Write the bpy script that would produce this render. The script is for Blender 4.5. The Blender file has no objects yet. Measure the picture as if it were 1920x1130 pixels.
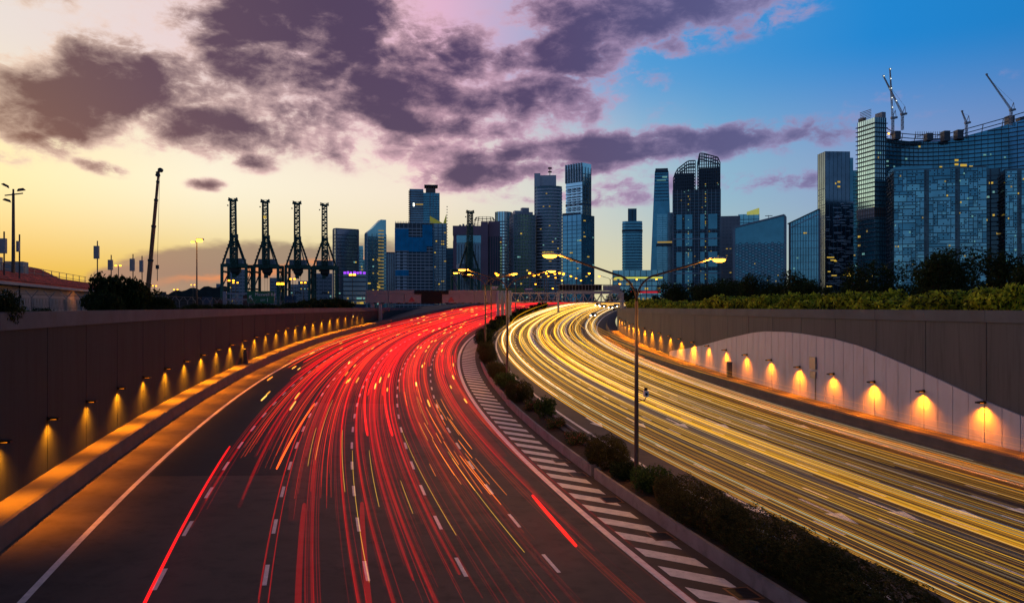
import bpy, bmesh, math, random
import numpy as np
from mathutils import Vector, Matrix, noise as mnoise
random.seed(7); rng = np.random.default_rng(7)
C = bpy.context.scene.collection
SC = bpy.context.scene
R_ = math.radians
F = 1549.3          # focal length in photo pixels
ZC = 10.0           # camera height
# ------------------------------------------------------------------ camera
cam_d = bpy.data.cameras.new('camera'); cam = bpy.data.objects.new('camera', cam_d); C.objects.link(cam)
cam.location = (0, 0, ZC); cam.rotation_euler = (R_(90), 0, 0)
cam_d.sensor_width = 36; cam_d.lens = F/1920*36; cam_d.shift_y = 10/1920
cam_d.clip_start = .5; cam_d.clip_end = 20000
SC.camera = cam
# ------------------------------------------------------------------ world
SUN_AZ, SUN_EL = -34, 1.5
W = bpy.data.worlds.new('World'); SC.world = W; W.use_nodes = True
nt = W.node_tree; nt.nodes.clear()
class NT:
    def __init__(s, nt): s.nt = nt
    def set(s, sock, v):
        if hasattr(v, 'is_output'): s.nt.links.new(v, sock)
        else: sock.default_value = v
    def m(s, op, a, b=0.0, c=None, clamp=False):
        n = s.nt.nodes.new('ShaderNodeMath'); n.operation = op; n.use_clamp = clamp
        s.set(n.inputs[0], a); s.set(n.inputs[1], b)
        if c is not None: s.set(n.inputs[2], c)
        return n.outputs[0]
    def ramp(s, fac, stops, interp='LINEAR'):
        n = s.nt.nodes.new('ShaderNodeValToRGB'); n.color_ramp.interpolation = interp
        el = n.color_ramp.elements
        while len(el) < len(stops): el.new(.5)
        for e, (p, c) in zip(el, stops):
            e.position = p; e.color = (*c, 1) if len(c) == 3 else c
        s.set(n.inputs[0], fac); return n.outputs[0]
    def mix(s, fac, a, b, blend='MIX'):
        n = s.nt.nodes.new('ShaderNodeMix'); n.data_type = 'RGBA'; n.blend_type = blend
        s.set(n.inputs[0], fac)
        s.set(n.inputs[6], a if hasattr(a, 'is_output') else (*a, 1)); s.set(n.inputs[7], b if hasattr(b, 'is_output') else (*b, 1))
        return n.outputs[2]
    def sm(s, x, lo, hi):
        n = s.nt.nodes.new('ShaderNodeMapRange'); n.interpolation_type = 'SMOOTHSTEP'
        s.set(n.inputs[0], x); n.inputs[1].default_value = lo; n.inputs[2].default_value = hi
        return n.outputs[0]
    def noise(s, vec, scale, detail, rough, dist=0.0):
        n = s.nt.nodes.new('ShaderNodeTexNoise'); s.set(n.inputs['Vector'], vec)
        n.inputs['Scale'].default_value = scale; n.inputs['Detail'].default_value = detail
        n.inputs['Roughness'].default_value = rough; n.inputs['Distortion'].default_value = dist
        return n.outputs['Fac']
    def xyz(s, x, y, z):
        n = s.nt.nodes.new('ShaderNodeCombineXYZ'); s.set(n.inputs[0], x); s.set(n.inputs[1], y); s.set(n.inputs[2], z); return n.outputs[0]
def build_sky():
    g = NT(nt)
    tc = nt.nodes.new('ShaderNodeTexCoord')
    sp = nt.nodes.new('ShaderNodeSeparateXYZ'); nt.links.new(tc.outputs['Generated'], sp.inputs[0])
    x, y, z = sp.outputs
    az = g.m('MULTIPLY', g.m('ARCTAN2', x, y), 57.2958)
    el = g.m('MULTIPLY', g.m('ARCSINE', z), 57.2958)
    # angle from the sunset point, along the horizon, 0..180
    da = g.m('ABSOLUTE', g.m('SUBTRACT', az, SUN_AZ))
    da = g.m('MINIMUM', da, g.m('SUBTRACT', 360.0, da))
    a = g.m('DIVIDE', da, 180.0)
    d = lambda v: v/180
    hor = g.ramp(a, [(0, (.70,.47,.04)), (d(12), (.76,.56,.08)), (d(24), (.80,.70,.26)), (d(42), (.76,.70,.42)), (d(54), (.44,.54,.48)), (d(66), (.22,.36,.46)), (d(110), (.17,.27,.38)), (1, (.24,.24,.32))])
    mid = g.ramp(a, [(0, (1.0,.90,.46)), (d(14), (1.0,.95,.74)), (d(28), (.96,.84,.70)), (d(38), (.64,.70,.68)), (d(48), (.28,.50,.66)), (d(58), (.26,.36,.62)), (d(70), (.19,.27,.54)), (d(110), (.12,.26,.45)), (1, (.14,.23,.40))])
    top = g.ramp(a, [(0, (.86,.80,.74)), (d(16), (.86,.66,.70)), (d(29), (.80,.48,.66)), (d(36), (.40,.42,.66)), (d(43), (.07,.34,.72)), (d(58), (.004,.245,.68)), (d(80), (.004,.17,.50)), (d(120), (.02,.13,.38)), (1, (.02,.10,.30))])
    zen = g.ramp(a, [(0, (.10,.12,.24)), (d(60), (.04,.12,.32)), (1, (.03,.08,.22))])
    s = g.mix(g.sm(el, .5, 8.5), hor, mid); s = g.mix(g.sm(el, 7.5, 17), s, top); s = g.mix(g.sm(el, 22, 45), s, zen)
    # clouds: cloud-plane coordinates for the texture, broad banks for the cover
    k = g.m('ADD', g.m('MAXIMUM', z, 0.0), .16)
    u = g.m('DIVIDE', x, k); v = g.m('DIVIDE', y, k)
    vec = g.xyz(g.m('ADD', g.m('MULTIPLY', az, .066), g.m('MULTIPLY', u, .25)), g.m('MULTIPLY', el, .135), 3.7)
    n1 = g.noise(vec, 2.0, 7, .58, .45); n2 = g.noise(vec, 8.0, 7, .64, .25); n3 = g.noise(vec, .9, 1, .5, .4)
    banks = [ # az, el, half-width az, half-height el, tilt deg, weight
        (-4.5, 15.4, 11.0, 3.0, -3, 1.2), (-14.5, 17.6, 8.0, 5.0, 14, 1.25), (-26, 13.6, 8.5, 2.8, 10, 1.12), (-30, 10.6, 4.0, 1.8, 14, .85), (-20, 11.6, 6.0, 2.0, 0, .95),
        (9.0, 19.4, 8.8, 2.1, 0, 1.1), (3.6, 17.2, 5.0, 2.4, 25, 1.05), (-34, 20.5, 14, 3.6, 0, .62), (8.0, 10.8, 14.0, 1.05, 2, 1.3), (-7, 12.0, 8.5, 2.4, 0, .92), (1, 9.4, 7.5, 1.2, 4, 1.0), (-11, 13.2, 8, 2.6, 0, .9),
        (15, 8.3, 12, .8, 0, .62), (27, 13.2, 7, .9, 4, .36), (6, 7.6, 9, .8, 0, .5),
        (-17.3, 9.5, 1.5, .7, 0, .85), (-20.2, 7.9, 1.4, .45, 0, .66), (-26.5, 8.6, 1.7, .5, -12, .62), (11.0, 17.3, 1.6, .9, 0, .8)]
    tot = None
    for (a0, e0, ra, re, tl, w) in banks:
        ct, st = math.cos(R_(tl)), math.sin(R_(tl))
        dx = g.m('SUBTRACT', az, a0); dy = g.m('SUBTRACT', el, e0)
        p = g.m('ADD', g.m('MULTIPLY', dx, ct/ra), g.m('MULTIPLY', dy, st/ra))
        q = g.m('ADD', g.m('MULTIPLY', dx, -st/re), g.m('MULTIPLY', dy, ct/re))
        r2 = g.m('ADD', g.m('MULTIPLY', p, p), g.m('MULTIPLY', q, q))
        b = g.m('MULTIPLY', g.m('EXPONENT', g.m('MULTIPLY', r2, -.8)), w)
        tot = b if tot is None else g.m('MAXIMUM', tot, b)
    # the deck goes on overhead and round the sky
    over = g.m('MULTIPLY', g.sm(el, 21, 30), .72)
    tot = g.m('MAXIMUM', tot, over)
    nn = g.m('ADD', g.m('MULTIPLY', g.m('SUBTRACT', n1, .5), 2.7), g.m('ADD', g.m('MULTIPLY', g.m('SUBTRACT', n2, .5), 2.2), g.m('MULTIPLY', g.m('SUBTRACT', n3, .5), .8)))
    dens = g.m('ADD', g.m('MULTIPLY', g.m('MINIMUM', tot, 1.0), 1.3), g.m('MULTIPLY', nn, g.sm(tot, 0.0, .5)))
    core = g.m('ADD', g.m('MULTIPLY', g.m('MINIMUM', tot, 1.0), 1.3), g.m('MULTIPLY', g.m('SUBTRACT', g.noise(vec, 2.0, 3, .5, .45), .5), 2.6))
    cov = g.sm(dens, .28, .90); thick = g.sm(g.m('ADD', g.m('MULTIPLY', core, .5), g.m('MULTIPLY', dens, .5)), .40, 1.38)
    lit = g.ramp(a, [(0, (.88,.68,.52)), (d(16), (.94,.66,.62)), (d(28), (.84,.50,.60)), (d(38), (.60,.38,.56)), (d(48), (.38,.32,.56)), (d(70), (.26,.28,.54)), (d(110), (.06,.09,.2)), (1, (.04,.06,.14))])
    drk = g.ramp(a, [(0, (.125,.066,.066)), (d(11), (.076,.037,.085)), (d(22), (.048,.026,.092)), (d(36), (.066,.040,.135)), (d(50), (.10,.095,.25)), (d(75), (.09,.12,.28)), (d(110), (.02,.03,.08)), (1, (.015,.025,.06))])
    ccol = g.mix(thick, lit, drk)
    ccol = g.mix(g.sm(el, 24, 45), ccol, g.mix(.5, drk, (.05,.06,.12)))
    s = g.mix(g.m('MULTIPLY', cov, .97), s, ccol)
    # low grey bank over the horizon beneath the sunset
    hn = g.noise(g.xyz(g.m('MULTIPLY', az, .22), g.m('MULTIPLY', el, .55), 1.0), 1.0, 4, .6)
    dome = g.m('SUBTRACT', 4.7, g.m('MULTIPLY', g.m('POWER', g.m('ABSOLUTE', g.m('DIVIDE', g.m('SUBTRACT', az, -12.0), 17.0)), 4.0), 4.0))
    gb = g.sm(g.m('SUBTRACT', g.m('ADD', dome, g.m('MULTIPLY', g.m('SUBTRACT', hn, .5), 2.6)), el), -.1, .9)
    gcol = g.ramp(g.m('DIVIDE', el, 6.0), [(0, (.40,.30,.24)), (.35, (.25,.20,.19)), (1, (.27,.22,.165))])
    s = g.mix(g.m('MULTIPLY', g.m('MULTIPLY', gb, .88), g.sm(az, -1.0, -9.0)), s, gcol)
    og = g.m('MULTIPLY', g.sm(g.m('ABSOLUTE', g.m('SUBTRACT', el, g.m('ADD', 2.3, g.m('ADD', g.m('MULTIPLY', g.m('SUBTRACT', hn, .5), 3.0), g.m('MULTIPLY', g.m('ADD', az, 17.0), .12))))), .55, .0), g.sm(g.m('ABSOLUTE', g.m('SUBTRACT', az, -16.0)), 9, 3))
    s = g.mix(g.m('MULTIPLY', og, .6), s, (1.0, .32, .10))
    s = g.mix(g.sm(el, 0.0, -3.0), s, (.02,.02,.025))
    ns = nt.nodes.new('ShaderNodeTexSky'); ns.sky_type = 'NISHITA'; ns.sun_disc = False
    ns.sun_elevation = R_(SUN_EL); ns.sun_rotation = R_(SUN_AZ); ns.air_density = 1.5; ns.dust_density = 2
    b1 = nt.nodes.new('ShaderNodeBackground'); nt.links.new(ns.outputs[0], b1.inputs[0]); b1.inputs[1].default_value = .015
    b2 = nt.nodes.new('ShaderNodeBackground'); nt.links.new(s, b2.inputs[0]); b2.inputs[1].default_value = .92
    W.cycles.sampling_method = 'MANUAL'; W.cycles.sample_map_resolution = 512
    ad = nt.nodes.new('ShaderNodeAddShader'); nt.links.new(b1.outputs[0], ad.inputs[0]); nt.links.new(b2.outputs[0], ad.inputs[1])
    out = nt.nodes.new('ShaderNodeOutputWorld'); nt.links.new(ad.outputs[0], out.inputs[0])
build_sky()
# ------------------------------------------------------------------ sun, exposure, render settings
sd = bpy.data.lights.new('sun', 'SUN'); sd.energy = .25; sd.angle = R_(8); sd.color = (1, .62, .34)
sun = bpy.data.objects.new('sun', sd); C.objects.link(sun)
sv = Vector((math.sin(R_(SUN_AZ))*math.cos(R_(4)), math.cos(R_(SUN_AZ))*math.cos(R_(4)), math.sin(R_(4))))
sun.rotation_euler = sv.to_track_quat('Z', 'Y').to_euler(); sun.location = (-60, 20, 60)
vs = SC.view_settings; vs.view_transform = 'Standard'; vs.look = 'None'; vs.exposure = 0; vs.gamma = 1; vs.use_curve_mapping = False
cy = SC.cycles
cy.transparent_max_bounces = 96; cy.max_bounces = 6; cy.diffuse_bounces = 3; cy.glossy_bounces = 3; cy.sample_clamp_indirect = 3; cy.use_denoising = True
cy.use_light_tree = True; cy.use_adaptive_sampling = True; cy.adaptive_threshold = .015; cy.caustics_reflective = False; cy.caustics_refractive = False
# ================================================================== helpers
def put(o, label=None, cat=None, group=None, kind=None):
    if label: o['label'] = label
    if cat: o['category'] = cat
    if group: o['group'] = group
    if kind: o['kind'] = kind
    return o
class MB:
    def __init__(s): s.v = []; s.f = []; s.mi = []
    def add(s, vs, fs, mi=0):
        n = len(s.v); s.v += [tuple(p) for p in vs]; s.f += [tuple(i+n for i in f) for f in fs]; s.mi += [mi]*len(fs); return s
    def hexa(s, p, mi=0):   # 4 bottom ccw, 4 top ccw
        return s.add(p, [(3,2,1,0),(4,5,6,7),(0,1,5,4),(1,2,6,5),(2,3,7,6),(3,0,4,7)], mi)
    def box(s, x0, x1, y0, y1, z0, z1, mi=0):
        return s.hexa([(x0,y0,z0),(x1,y0,z0),(x1,y1,z0),(x0,y1,z0),(x0,y0,z1),(x1,y0,z1),(x1,y1,z1),(x0,y1,z1)], mi)
    def bar(s, a, b, w, h=None, mi=0, up=(0,0,1)):
        a = Vector(a); b = Vector(b); h = h or w; d = (b-a)
        if d.length < 1e-6: return s
        d.normalize(); up = Vector(up)
        if abs(d.dot(up)) > .95: up = Vector((0,1,0)) if abs(d.y) < .9 else Vector((1,0,0))
        x = d.cross(up).normalized(); y = x.cross(d).normalized()
        x *= w/2; y *= h/2
        return s.hexa([a-x-y, a+x-y, a+x+y, a-x+y, b-x-y, b+x-y, b+x+y, b-x+y], mi)
    def tube(s, pts, r, n=8, mi=0, caps=True):
        pts = [Vector(p) for p in pts]; rs = r if isinstance(r, (list, tuple)) else [r]*len(pts)
        vv = []; fs = []
        for i, p in enumerate(pts):
            d = (pts[min(i+1, len(pts)-1)]-pts[max(i-1, 0)]).normalized()
            up = Vector((0,0,1)) if abs(d.z) < .9 else Vector((0,1,0))
            x = d.cross(up).normalized(); y = x.cross(d)
            for k in range(n):
                a = 2*math.pi*k/n; vv.append(p + (x*math.cos(a)+y*math.sin(a))*rs[i])
        for i in range(len(pts)-1):
            for k in range(n):
                k2 = (k+1) % n; fs.append((i*n+k, i*n+k2, (i+1)*n+k2, (i+1)*n+k))
        if caps: fs.append(tuple(range(n-1, -1, -1))); fs.append(tuple((len(pts)-1)*n+k for k in range(n)))
        return s.add(vv, fs, mi)
    def prism(s, poly, z0, z1, mi=0):
        n = len(poly); zt = z1 if isinstance(z1, (list, tuple)) else [z1]*n
        s.add([(p[0], p[1], z0) for p in poly]+[(p[0], p[1], z) for p, z in zip(poly, zt)],
              [tuple(range(n-1, -1, -1)), tuple(range(n, 2*n))]+[(i, (i+1) % n, n+(i+1) % n, n+i) for i in range(n)], mi); return s
    def ring(s, poly, off, z0, z1, mi=0):
        o = offset_poly(poly, off); i = offset_poly(poly, -.3); n = len(poly)
        vv = [(*p, z0) for p in o]+[(*p, z1) for p in o]+[(*p, z0) for p in i]+[(*p, z1) for p in i]
        fs = []
        for k in range(n):
            j = (k+1) % n
            fs += [(k, j, n+j, n+k), (n+k, n+j, 3*n+j, 3*n+k), (j, k, 2*n+k, 2*n+j)]
        return s.add(vv, fs, mi)
    def mesh(s, name, mats, smooth=False):
        me = bpy.data.meshes.new(name); me.from_pydata(s.v, [], s.f)
        for m in (mats if isinstance(mats, (list, tuple)) else [mats]): me.materials.append(m)
        if any(s.mi): me.polygons.foreach_set('material_index', s.mi)
        if smooth: me.polygons.foreach_set('use_smooth', [True]*len(me.polygons))
        me.update(); return me
    def build(s, name, mats, parent=None, smooth=False, loc=None):
        return obj(name, s.mesh(name, mats, smooth), parent, loc)
def offset_poly(poly, d):
    n = len(poly); out = []
    for i in range(n):
        p0, p1, p2 = Vector(poly[i-1]), Vector(poly[i]), Vector(poly[(i+1) % n])
        e1 = (p1-p0).normalized(); e2 = (p2-p1).normalized()
        n1 = Vector((e1.y, -e1.x)); n2 = Vector((e2.y, -e2.x)); b = n1+n2
        b = b/max(b.length_squared, .2)*2
        out.append((p1.x+b.x*d, p1.y+b.y*d))
    return out
def obj(name, me, parent=None, loc=None, rotz=0):
    o = bpy.data.objects.new(name, me); C.objects.link(o)
    if parent: o.parent = parent
    if loc is not None: o.location = loc
    if rotz: o.rotation_euler[2] = rotz
    return o
def empty(name, loc=(0,0,0), rotz=0):
    o = bpy.data.objects.new(name, None); C.objects.link(o); o.location = loc; o.rotation_euler[2] = rotz; o.empty_display_size = .5; return o
def copy_tree(o, parent=None):
    c = o.copy(); C.objects.link(c); c.parent = parent
    for ch in list(o.children): copy_tree(ch, c)
    return c
def P(px, py, D): return Vector(((px-960)/F*D, D, ZC+(575-py)/F*D))
TENS = {2: 'twenty', 3: 'thirty', 4: 'forty', 5: 'fifty', 6: 'sixty'}; UN = 'zeroth first second third fourth fifth sixth seventh eighth ninth'.split()
ORD = 'nearest second third fourth fifth sixth seventh eighth ninth tenth eleventh twelfth thirteenth fourteenth fifteenth sixteenth seventeenth eighteenth nineteenth'.split()
ORD += [TENS[k//10][:-1]+'ieth' if k % 10 == 0 else TENS[k//10]+'-'+UN[k % 10] for k in range(20, 70)]
# ------------------------------------------------------------------ materials
def mat(name, col, rough=.6, metal=0, var=.15, scale=3.0, bump=0, emit=None, es=0, spec=.5, stretch=None, var2=None, island=0):
    m = bpy.data.materials.new(name); m.use_nodes = True; t = m.node_tree; g = NT(t)
    b = t.nodes['Principled BSDF']
    b.inputs['Roughness'].default_value = rough; b.inputs['Metallic'].default_value = metal; b.inputs['Specular IOR Level'].default_value = spec
    tc = t.nodes.new('ShaderNodeTexCoord'); vec = tc.outputs['Object']
    if stretch:
        mp = t.nodes.new('ShaderNodeMapping'); mp.inputs['Scale'].default_value = stretch; t.links.new(vec, mp.inputs[0]); vec = mp.outputs[0]
    n = g.noise(vec, scale, 6, .6)
    lo = tuple(c*(1-var) for c in col); hi = tuple(min(1, c*(1+var)) for c in col)
    c = g.ramp(n, [(.3, lo), (.7, hi)])
    if var2:
        n2 = g.noise(vec, var2[0], 5, .65); c = g.mix(g.m('MULTIPLY', g.sm(n2, .45, .75), var2[2]), c, var2[1])
    if island:
        ge = t.nodes.new('ShaderNodeNewGeometry')
        c = g.mix(1.0, c, g.ramp(ge.outputs['Random Per Island'], [(0, (1-island,)*3), (1, (1+island,)*3)]), 'MULTIPLY')
    t.links.new(c, b.inputs['Base Color'])
    if bump:
        bp = t.nodes.new('ShaderNodeBump'); bp.inputs['Strength'].default_value = bump; bp.inputs['Distance'].default_value = .02
        t.links.new(g.noise(vec, scale*12, 4, .7), bp.inputs['Height']); t.links.new(bp.outputs[0], b.inputs['Normal'])
    if emit: b.inputs['Emission Color'].default_value = (*emit, 1); b.inputs['Emission Strength'].default_value = es
    return m
M = {}
M['asphalt'] = mat('asphalt', (.074,.058,.050), .72, var=.22, scale=.25, bump=.35, var2=(1.1, (.030,.026,.025), .6), spec=.18)
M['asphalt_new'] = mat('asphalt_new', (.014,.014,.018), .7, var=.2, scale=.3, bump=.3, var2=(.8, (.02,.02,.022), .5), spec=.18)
M['shoulder'] = mat('shoulder', (.10,.085,.075), .75, var=.2, scale=.4, bump=.3, var2=(.9, (.05,.045,.04), .6), spec=.06)
M['paint'] = mat('road_paint', (.74,.70,.66), .55, var=.18, scale=2.5, var2=(5, (.28,.26,.25), .6))
M['concrete'] = mat('concrete', (.092,.112,.134), .8, var=.14, scale=.6, bump=.25, var2=(.9, (.09,.083,.08), .55), spec=.06)
M['conc_dark'] = mat('concrete_barrier', (.10,.094,.094), .8, var=.18, scale=.8, bump=.25, var2=(1.3, (.11,.10,.095), .6), spec=.06)
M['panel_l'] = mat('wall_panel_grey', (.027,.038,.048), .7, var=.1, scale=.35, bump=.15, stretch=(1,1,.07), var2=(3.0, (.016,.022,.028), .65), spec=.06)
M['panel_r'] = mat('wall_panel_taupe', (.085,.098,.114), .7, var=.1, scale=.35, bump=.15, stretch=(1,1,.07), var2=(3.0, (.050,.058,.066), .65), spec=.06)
M['panel_w'] = mat('wall_panel_white', (.43,.46,.55), .55, var=.07, scale=.7, stretch=(1,1,.2), var2=(1.8, (.30,.27,.265), .35), spec=.06)
M['kerb'] = mat('kerb_concrete', (.30,.27,.25), .8, var=.15, scale=.8, bump=.25, var2=(1.3, (.15,.135,.125), .6), spec=.06)
M['joint'] = mat('joint_dark', (.02,.02,.02), .9, spec=.06)
M['metal'] = mat('grey_metal', (.22,.22,.24), .45, .6, var=.15)
M['metal_dk'] = mat('dark_metal', (.045,.042,.042), .5, .4, var=.2)
M['pole'] = mat('pole_bronze', (.10,.075,.06), .5, .5, var=.25, scale=2)
M['lampshell'] = mat('lamp_shell', (.42,.40,.40), .4, .2)
M['black'] = mat('black', (.012,.012,.014), .5, spec=.12)
M['steel'] = mat('gantry_steel', (.26,.28,.34), .5, .3, var=.15)
M['gpanel'] = mat('gantry_panel', (.22,.22,.24), .55, var=.08, scale=.5, spec=.12)
M['green_sign'] = mat('green_sign', (.01,.13,.055), .4)
M['blue_sign'] = mat('blue_sign', (.01,.04,.25), .4)
M['white'] = mat('white_paint', (.75,.75,.75), .5, var=.05)
M['redsign'] = mat('red_sign', (.35,.02,.015), .45)
M['soil'] = mat('soil', (.06,.04,.025), .95, var=.3, scale=4, bump=.5, spec=.12)
M['ground'] = mat('ground', (.05,.06,.03), .95, var=.4, scale=.1, var2=(.03, (.07,.065,.06), .5), spec=.12)
M['crane'] = mat('crane_green', (.035,.10,.075), .6, .1, var=.25, scale=.2)
M['crane_house'] = mat('crane_house', (.30,.36,.42), .6)
M['boom'] = mat('boom_paint', (.20,.08,.03), .5, .1, var=.3, scale=1)
M['roof'] = mat('red_tiles', (.62,.10,.05), .75, var=.35, scale=1.2, island=.35)
M['whitewall'] = mat('render_wall', (.42,.38,.36), .8, var=.12, scale=.7)
M['hvac'] = mat('hvac', (.25,.30,.32), .6)
M['bark'] = mat('bark', (.05,.035,.025), .9, var=.3, scale=6, bump=.5, spec=.12)
M['leaf_dk'] = mat('leaf_dark', (.024,.040,.012), .7, var=.35, scale=1.5, island=.45, spec=.12)
M['leaf_md'] = mat('leaf_mid', (.055,.100,.022), .65, var=.35, scale=1.5, island=.45, spec=.12)
M['leaf_yl'] = mat('leaf_yellow_green', (.36,.42,.03), .6, var=.45, scale=1.2, island=.5, spec=.12)
M['leaf_hedge'] = mat('leaf_hedge', (.062,.062,.016), .75, var=.35, scale=1.4, island=.5, spec=.12)
M['flower'] = mat('flower', (.35,.08,.03), .6, island=.4)
def leafy(m, f=.45):   # leaves let some light through
    t = m.node_tree; b = t.nodes['Principled BSDF']; o = t.nodes['Material Output']
    tr = t.nodes.new('ShaderNodeBsdfTranslucent'); mx = t.nodes.new('ShaderNodeMixShader'); mx.inputs[0].default_value = f
    t.links.new(b.inputs['Base Color'].links[0].from_socket, tr.inputs[0]); t.links.new(b.outputs[0], mx.inputs[1]); t.links.new(tr.outputs[0], mx.inputs[2]); t.links.new(mx.outputs[0], o.inputs[0])
for k_ in ('leaf_dk', 'leaf_md', 'leaf_yl', 'leaf_hedge'): leafy(M[k_])
def emis(name, col, st):
    m = bpy.data.materials.new(name); m.use_nodes = True; t = m.node_tree; t.nodes.clear()
    e = t.nodes.new('ShaderNodeEmission'); e.inputs[0].default_value = (*col, 1); e.inputs[1].default_value = st
    o = t.nodes.new('ShaderNodeOutputMaterial'); t.links.new(e.outputs[0], o.inputs[0]); return m
M['sodium'] = emis('sodium_lamp', (1, .40, .025), 10)
M['wall_sodium'] = emis('wall_lamp_lens', (1, .25, .005), 3)
M['sodium_far'] = emis('sodium_lamp_far', (1, .34, .015), 7)
M['winlit'] = emis('lit_window_warm', (1, .66, .10), .55)
M['winlit2'] = emis('lit_window_cool', (.35, .80, .75), .38)
M['winlit3'] = emis('lit_window_dim', (.9, .6, .15), .32)
M['purple'] = emis('purple_led', (.35, .06, .95), 1.3)
M['redled'] = emis('red_led', (.85, .03, .05), .5)
M['headlight'] = emis('headlight', (1, .93, .72), 14)
M['white_led'] = emis('white_led', (.95, 1, .85), 2.5)
# ================================================================== road alignment
RAD = 484.17; TH0 = -.23761; X0 = -5.31; Y0 = 30.09; XS = -.0343
prof = [(-80,-10.9),(-40,-10.2),(-20,-9.9),(0,-9.62),(20,-9.21),(40,-8.68),(60,-8.06),(80,-7.4),(100,-6.73),(120,-6.11),(150,-5.15),(180,-4.0),(210,-2.5),(240,-.95),(265,0.1),(290,.75),(330,1.1),(420,1.2),(600,1.2)]
ps = np.array([p[0] for p in prof], float); pz = np.array([p[1] for p in prof])
fs_ = np.arange(-80, 600, 1.0); fz_ = np.interp(fs_, ps, pz)
for _ in range(3): fz_[7:-7] = np.convolve(fz_, np.ones(15)/15, 'same')[7:-7]
def zc(s): return float(np.interp(s, fs_, fz_))+ZC
def zL(s, o): return zc(s)+XS*o
def zR(s, o): return zc(s)+XS*o+.85
def plan(s, o):
    t = TH0+s/RAD
    return (X0+RAD*(math.cos(TH0)-math.cos(t))+o*math.cos(t), Y0+RAD*(math.sin(t)-math.sin(TH0))-o*math.sin(t))
def heading(s): return -(TH0+s/RAD)     # object rotation: local +Y runs along the road
def L3(s, o, h=0): return Vector((*plan(s, o), zL(s, o)+h))
def R3(s, o, h=0): return Vector((*plan(s, o), zR(s, o)+h))
def ribbon(fn, s0, s1, ds, prof_):
    """sheet swept along the road; prof_ = [(offset, height above the road)]"""
    mb = MB(); ss = list(np.arange(s0, s1, ds))+[s1]; n = len(prof_)
    vv = [fn(s, o, h) for s in ss for (o, h) in prof_]
    ff = [(i*n+k, i*n+k+1, (i+1)*n+k+1, (i+1)*n+k) for i in range(len(ss)-1) for k in range(n-1)]
    return mb.add(vv, ff)
SE = 420
road_l = ribbon(L3, -70, SE, 4, [(-10.95,0),(-7,0),(0,0),(7,0),(13.6,0)]).build('road_outbound', M['asphalt']); put(road_l, kind='structure')
road_r = ribbon(R3, -70, SE, 4, [(14.6,0),(18,0),(25,0),(32,0),(38.3,0)]).build('road_inbound', M['asphalt']); put(road_r, kind='structure')
sh = ribbon(L3, -70, SE, 4, [(-13.2,0),(-10.95,0)]).build('shoulder', M['shoulder']); put(sh, kind='structure')
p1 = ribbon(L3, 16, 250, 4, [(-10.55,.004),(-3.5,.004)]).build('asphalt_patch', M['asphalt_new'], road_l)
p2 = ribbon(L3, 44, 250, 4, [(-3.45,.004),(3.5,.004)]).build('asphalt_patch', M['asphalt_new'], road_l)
# painted lines
ribbon(L3, -70, SE, 3, [(-10.9,.008),(-10.66,.008)]).build('edge_line', M['paint'], road_l)
ribbon(L3, -70, SE, 3, [(10.42,.008),(10.75,.008)]).build('edge_line', M['paint'], road_l)
ribbon(R3, -70, SE, 3, [(16.1,.008),(16.35,.008)]).build('edge_line', M['paint'], road_r)
ribbon(R3, -70, SE, 3, [(35.9,.008),(36.15,.008)]).build('edge_line', M['paint'], road_r)
dash_me = MB().add([(-.075,-1.1,0),(.075,-1.1,0),(.075,1.1,0),(-.075,1.1,0)], [(0,1,2,3)]).mesh('lane_dash', M['paint'])
def flat(fn, s, o, h):   # orientation of something lying on the road
    a = fn(s-1, o, h); b = fn(s+1, o, h); y = (b-a).normalized(); c = fn(s, o-1, h); e = fn(s, o+1, h); x = (e-c).normalized(); z = x.cross(y)
    m = Matrix((x, y, z)).transposed().to_4x4(); m.translation = fn(s, o, h); return m
for i in range(1, 6):
    for k in range(-2, 28):
        s = k*6.156
        o = obj('lane_dash', dash_me, road_l); o.matrix_local = flat(L3, s, (i-3)*3.5, .009)
for i in range(1, 6):
    for k in range(-2, 26):
        s = k*6.3+.6
        o = obj('lane_dash', dash_me, road_r); o.matrix_local = flat(R3, s, 16.2+i*3.3, .009)
for k in range(-4, 56):
    s = k*2.42+1.0
    mb = MB(); w = .60
    pts = [(s-w*1.0, 11.05), (s-1.75-w, 12.95), (s-1.75+w, 12.95), (s+w*1.0, 11.05)]
    mb.add([L3(a, b, .008) for a, b in pts], [(0,1,2,3)]).build('hatch_stripe', M['paint'], road_l)
# arrows painted on the inbound lanes
def arrow(s, o):
    mb = MB()
    q = [(s+2.2,o-.09),(s+2.2,o+.09),(s-.6,o+.09),(s-.6,o-.09)]
    mb.add([R3(a,b,.009) for a,b in q], [(3,2,1,0)])
    mb.add([R3(a,b,.009) for a,b in [(s-.6,o-.45),(s-.6,o+.45),(s-2.6,o)]], [(0,2,1)])
    mb.build('road_arrow', M['paint'], road_r)
for i in range(6): arrow(3.5 if i else 5.0, 17.9+3.3*i); arrow(30, 17.9+3.3*i)
# ------------------------------------------------------------------ ledges along the walls
OL, OR = -14.69, 40.0
led_l = ribbon(L3, -70, SE, 3, [(-13.2,0),(-13.25,.42),(-13.32,.80),(-13.42,.87),(-14.0,.85),(-14.95,.80)]).build('ledge_outbound', M['conc_dark']); put(led_l, kind='structure')
led_r = ribbon(R3, -70, SE, 3, [(40.4,1.12),(38.6,1.05),(38.42,1.03),(38.33,.92),(38.28,.45),(38.2,0)]).build('ledge_inbound', M['conc_dark']); put(led_r, kind='structure')
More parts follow.
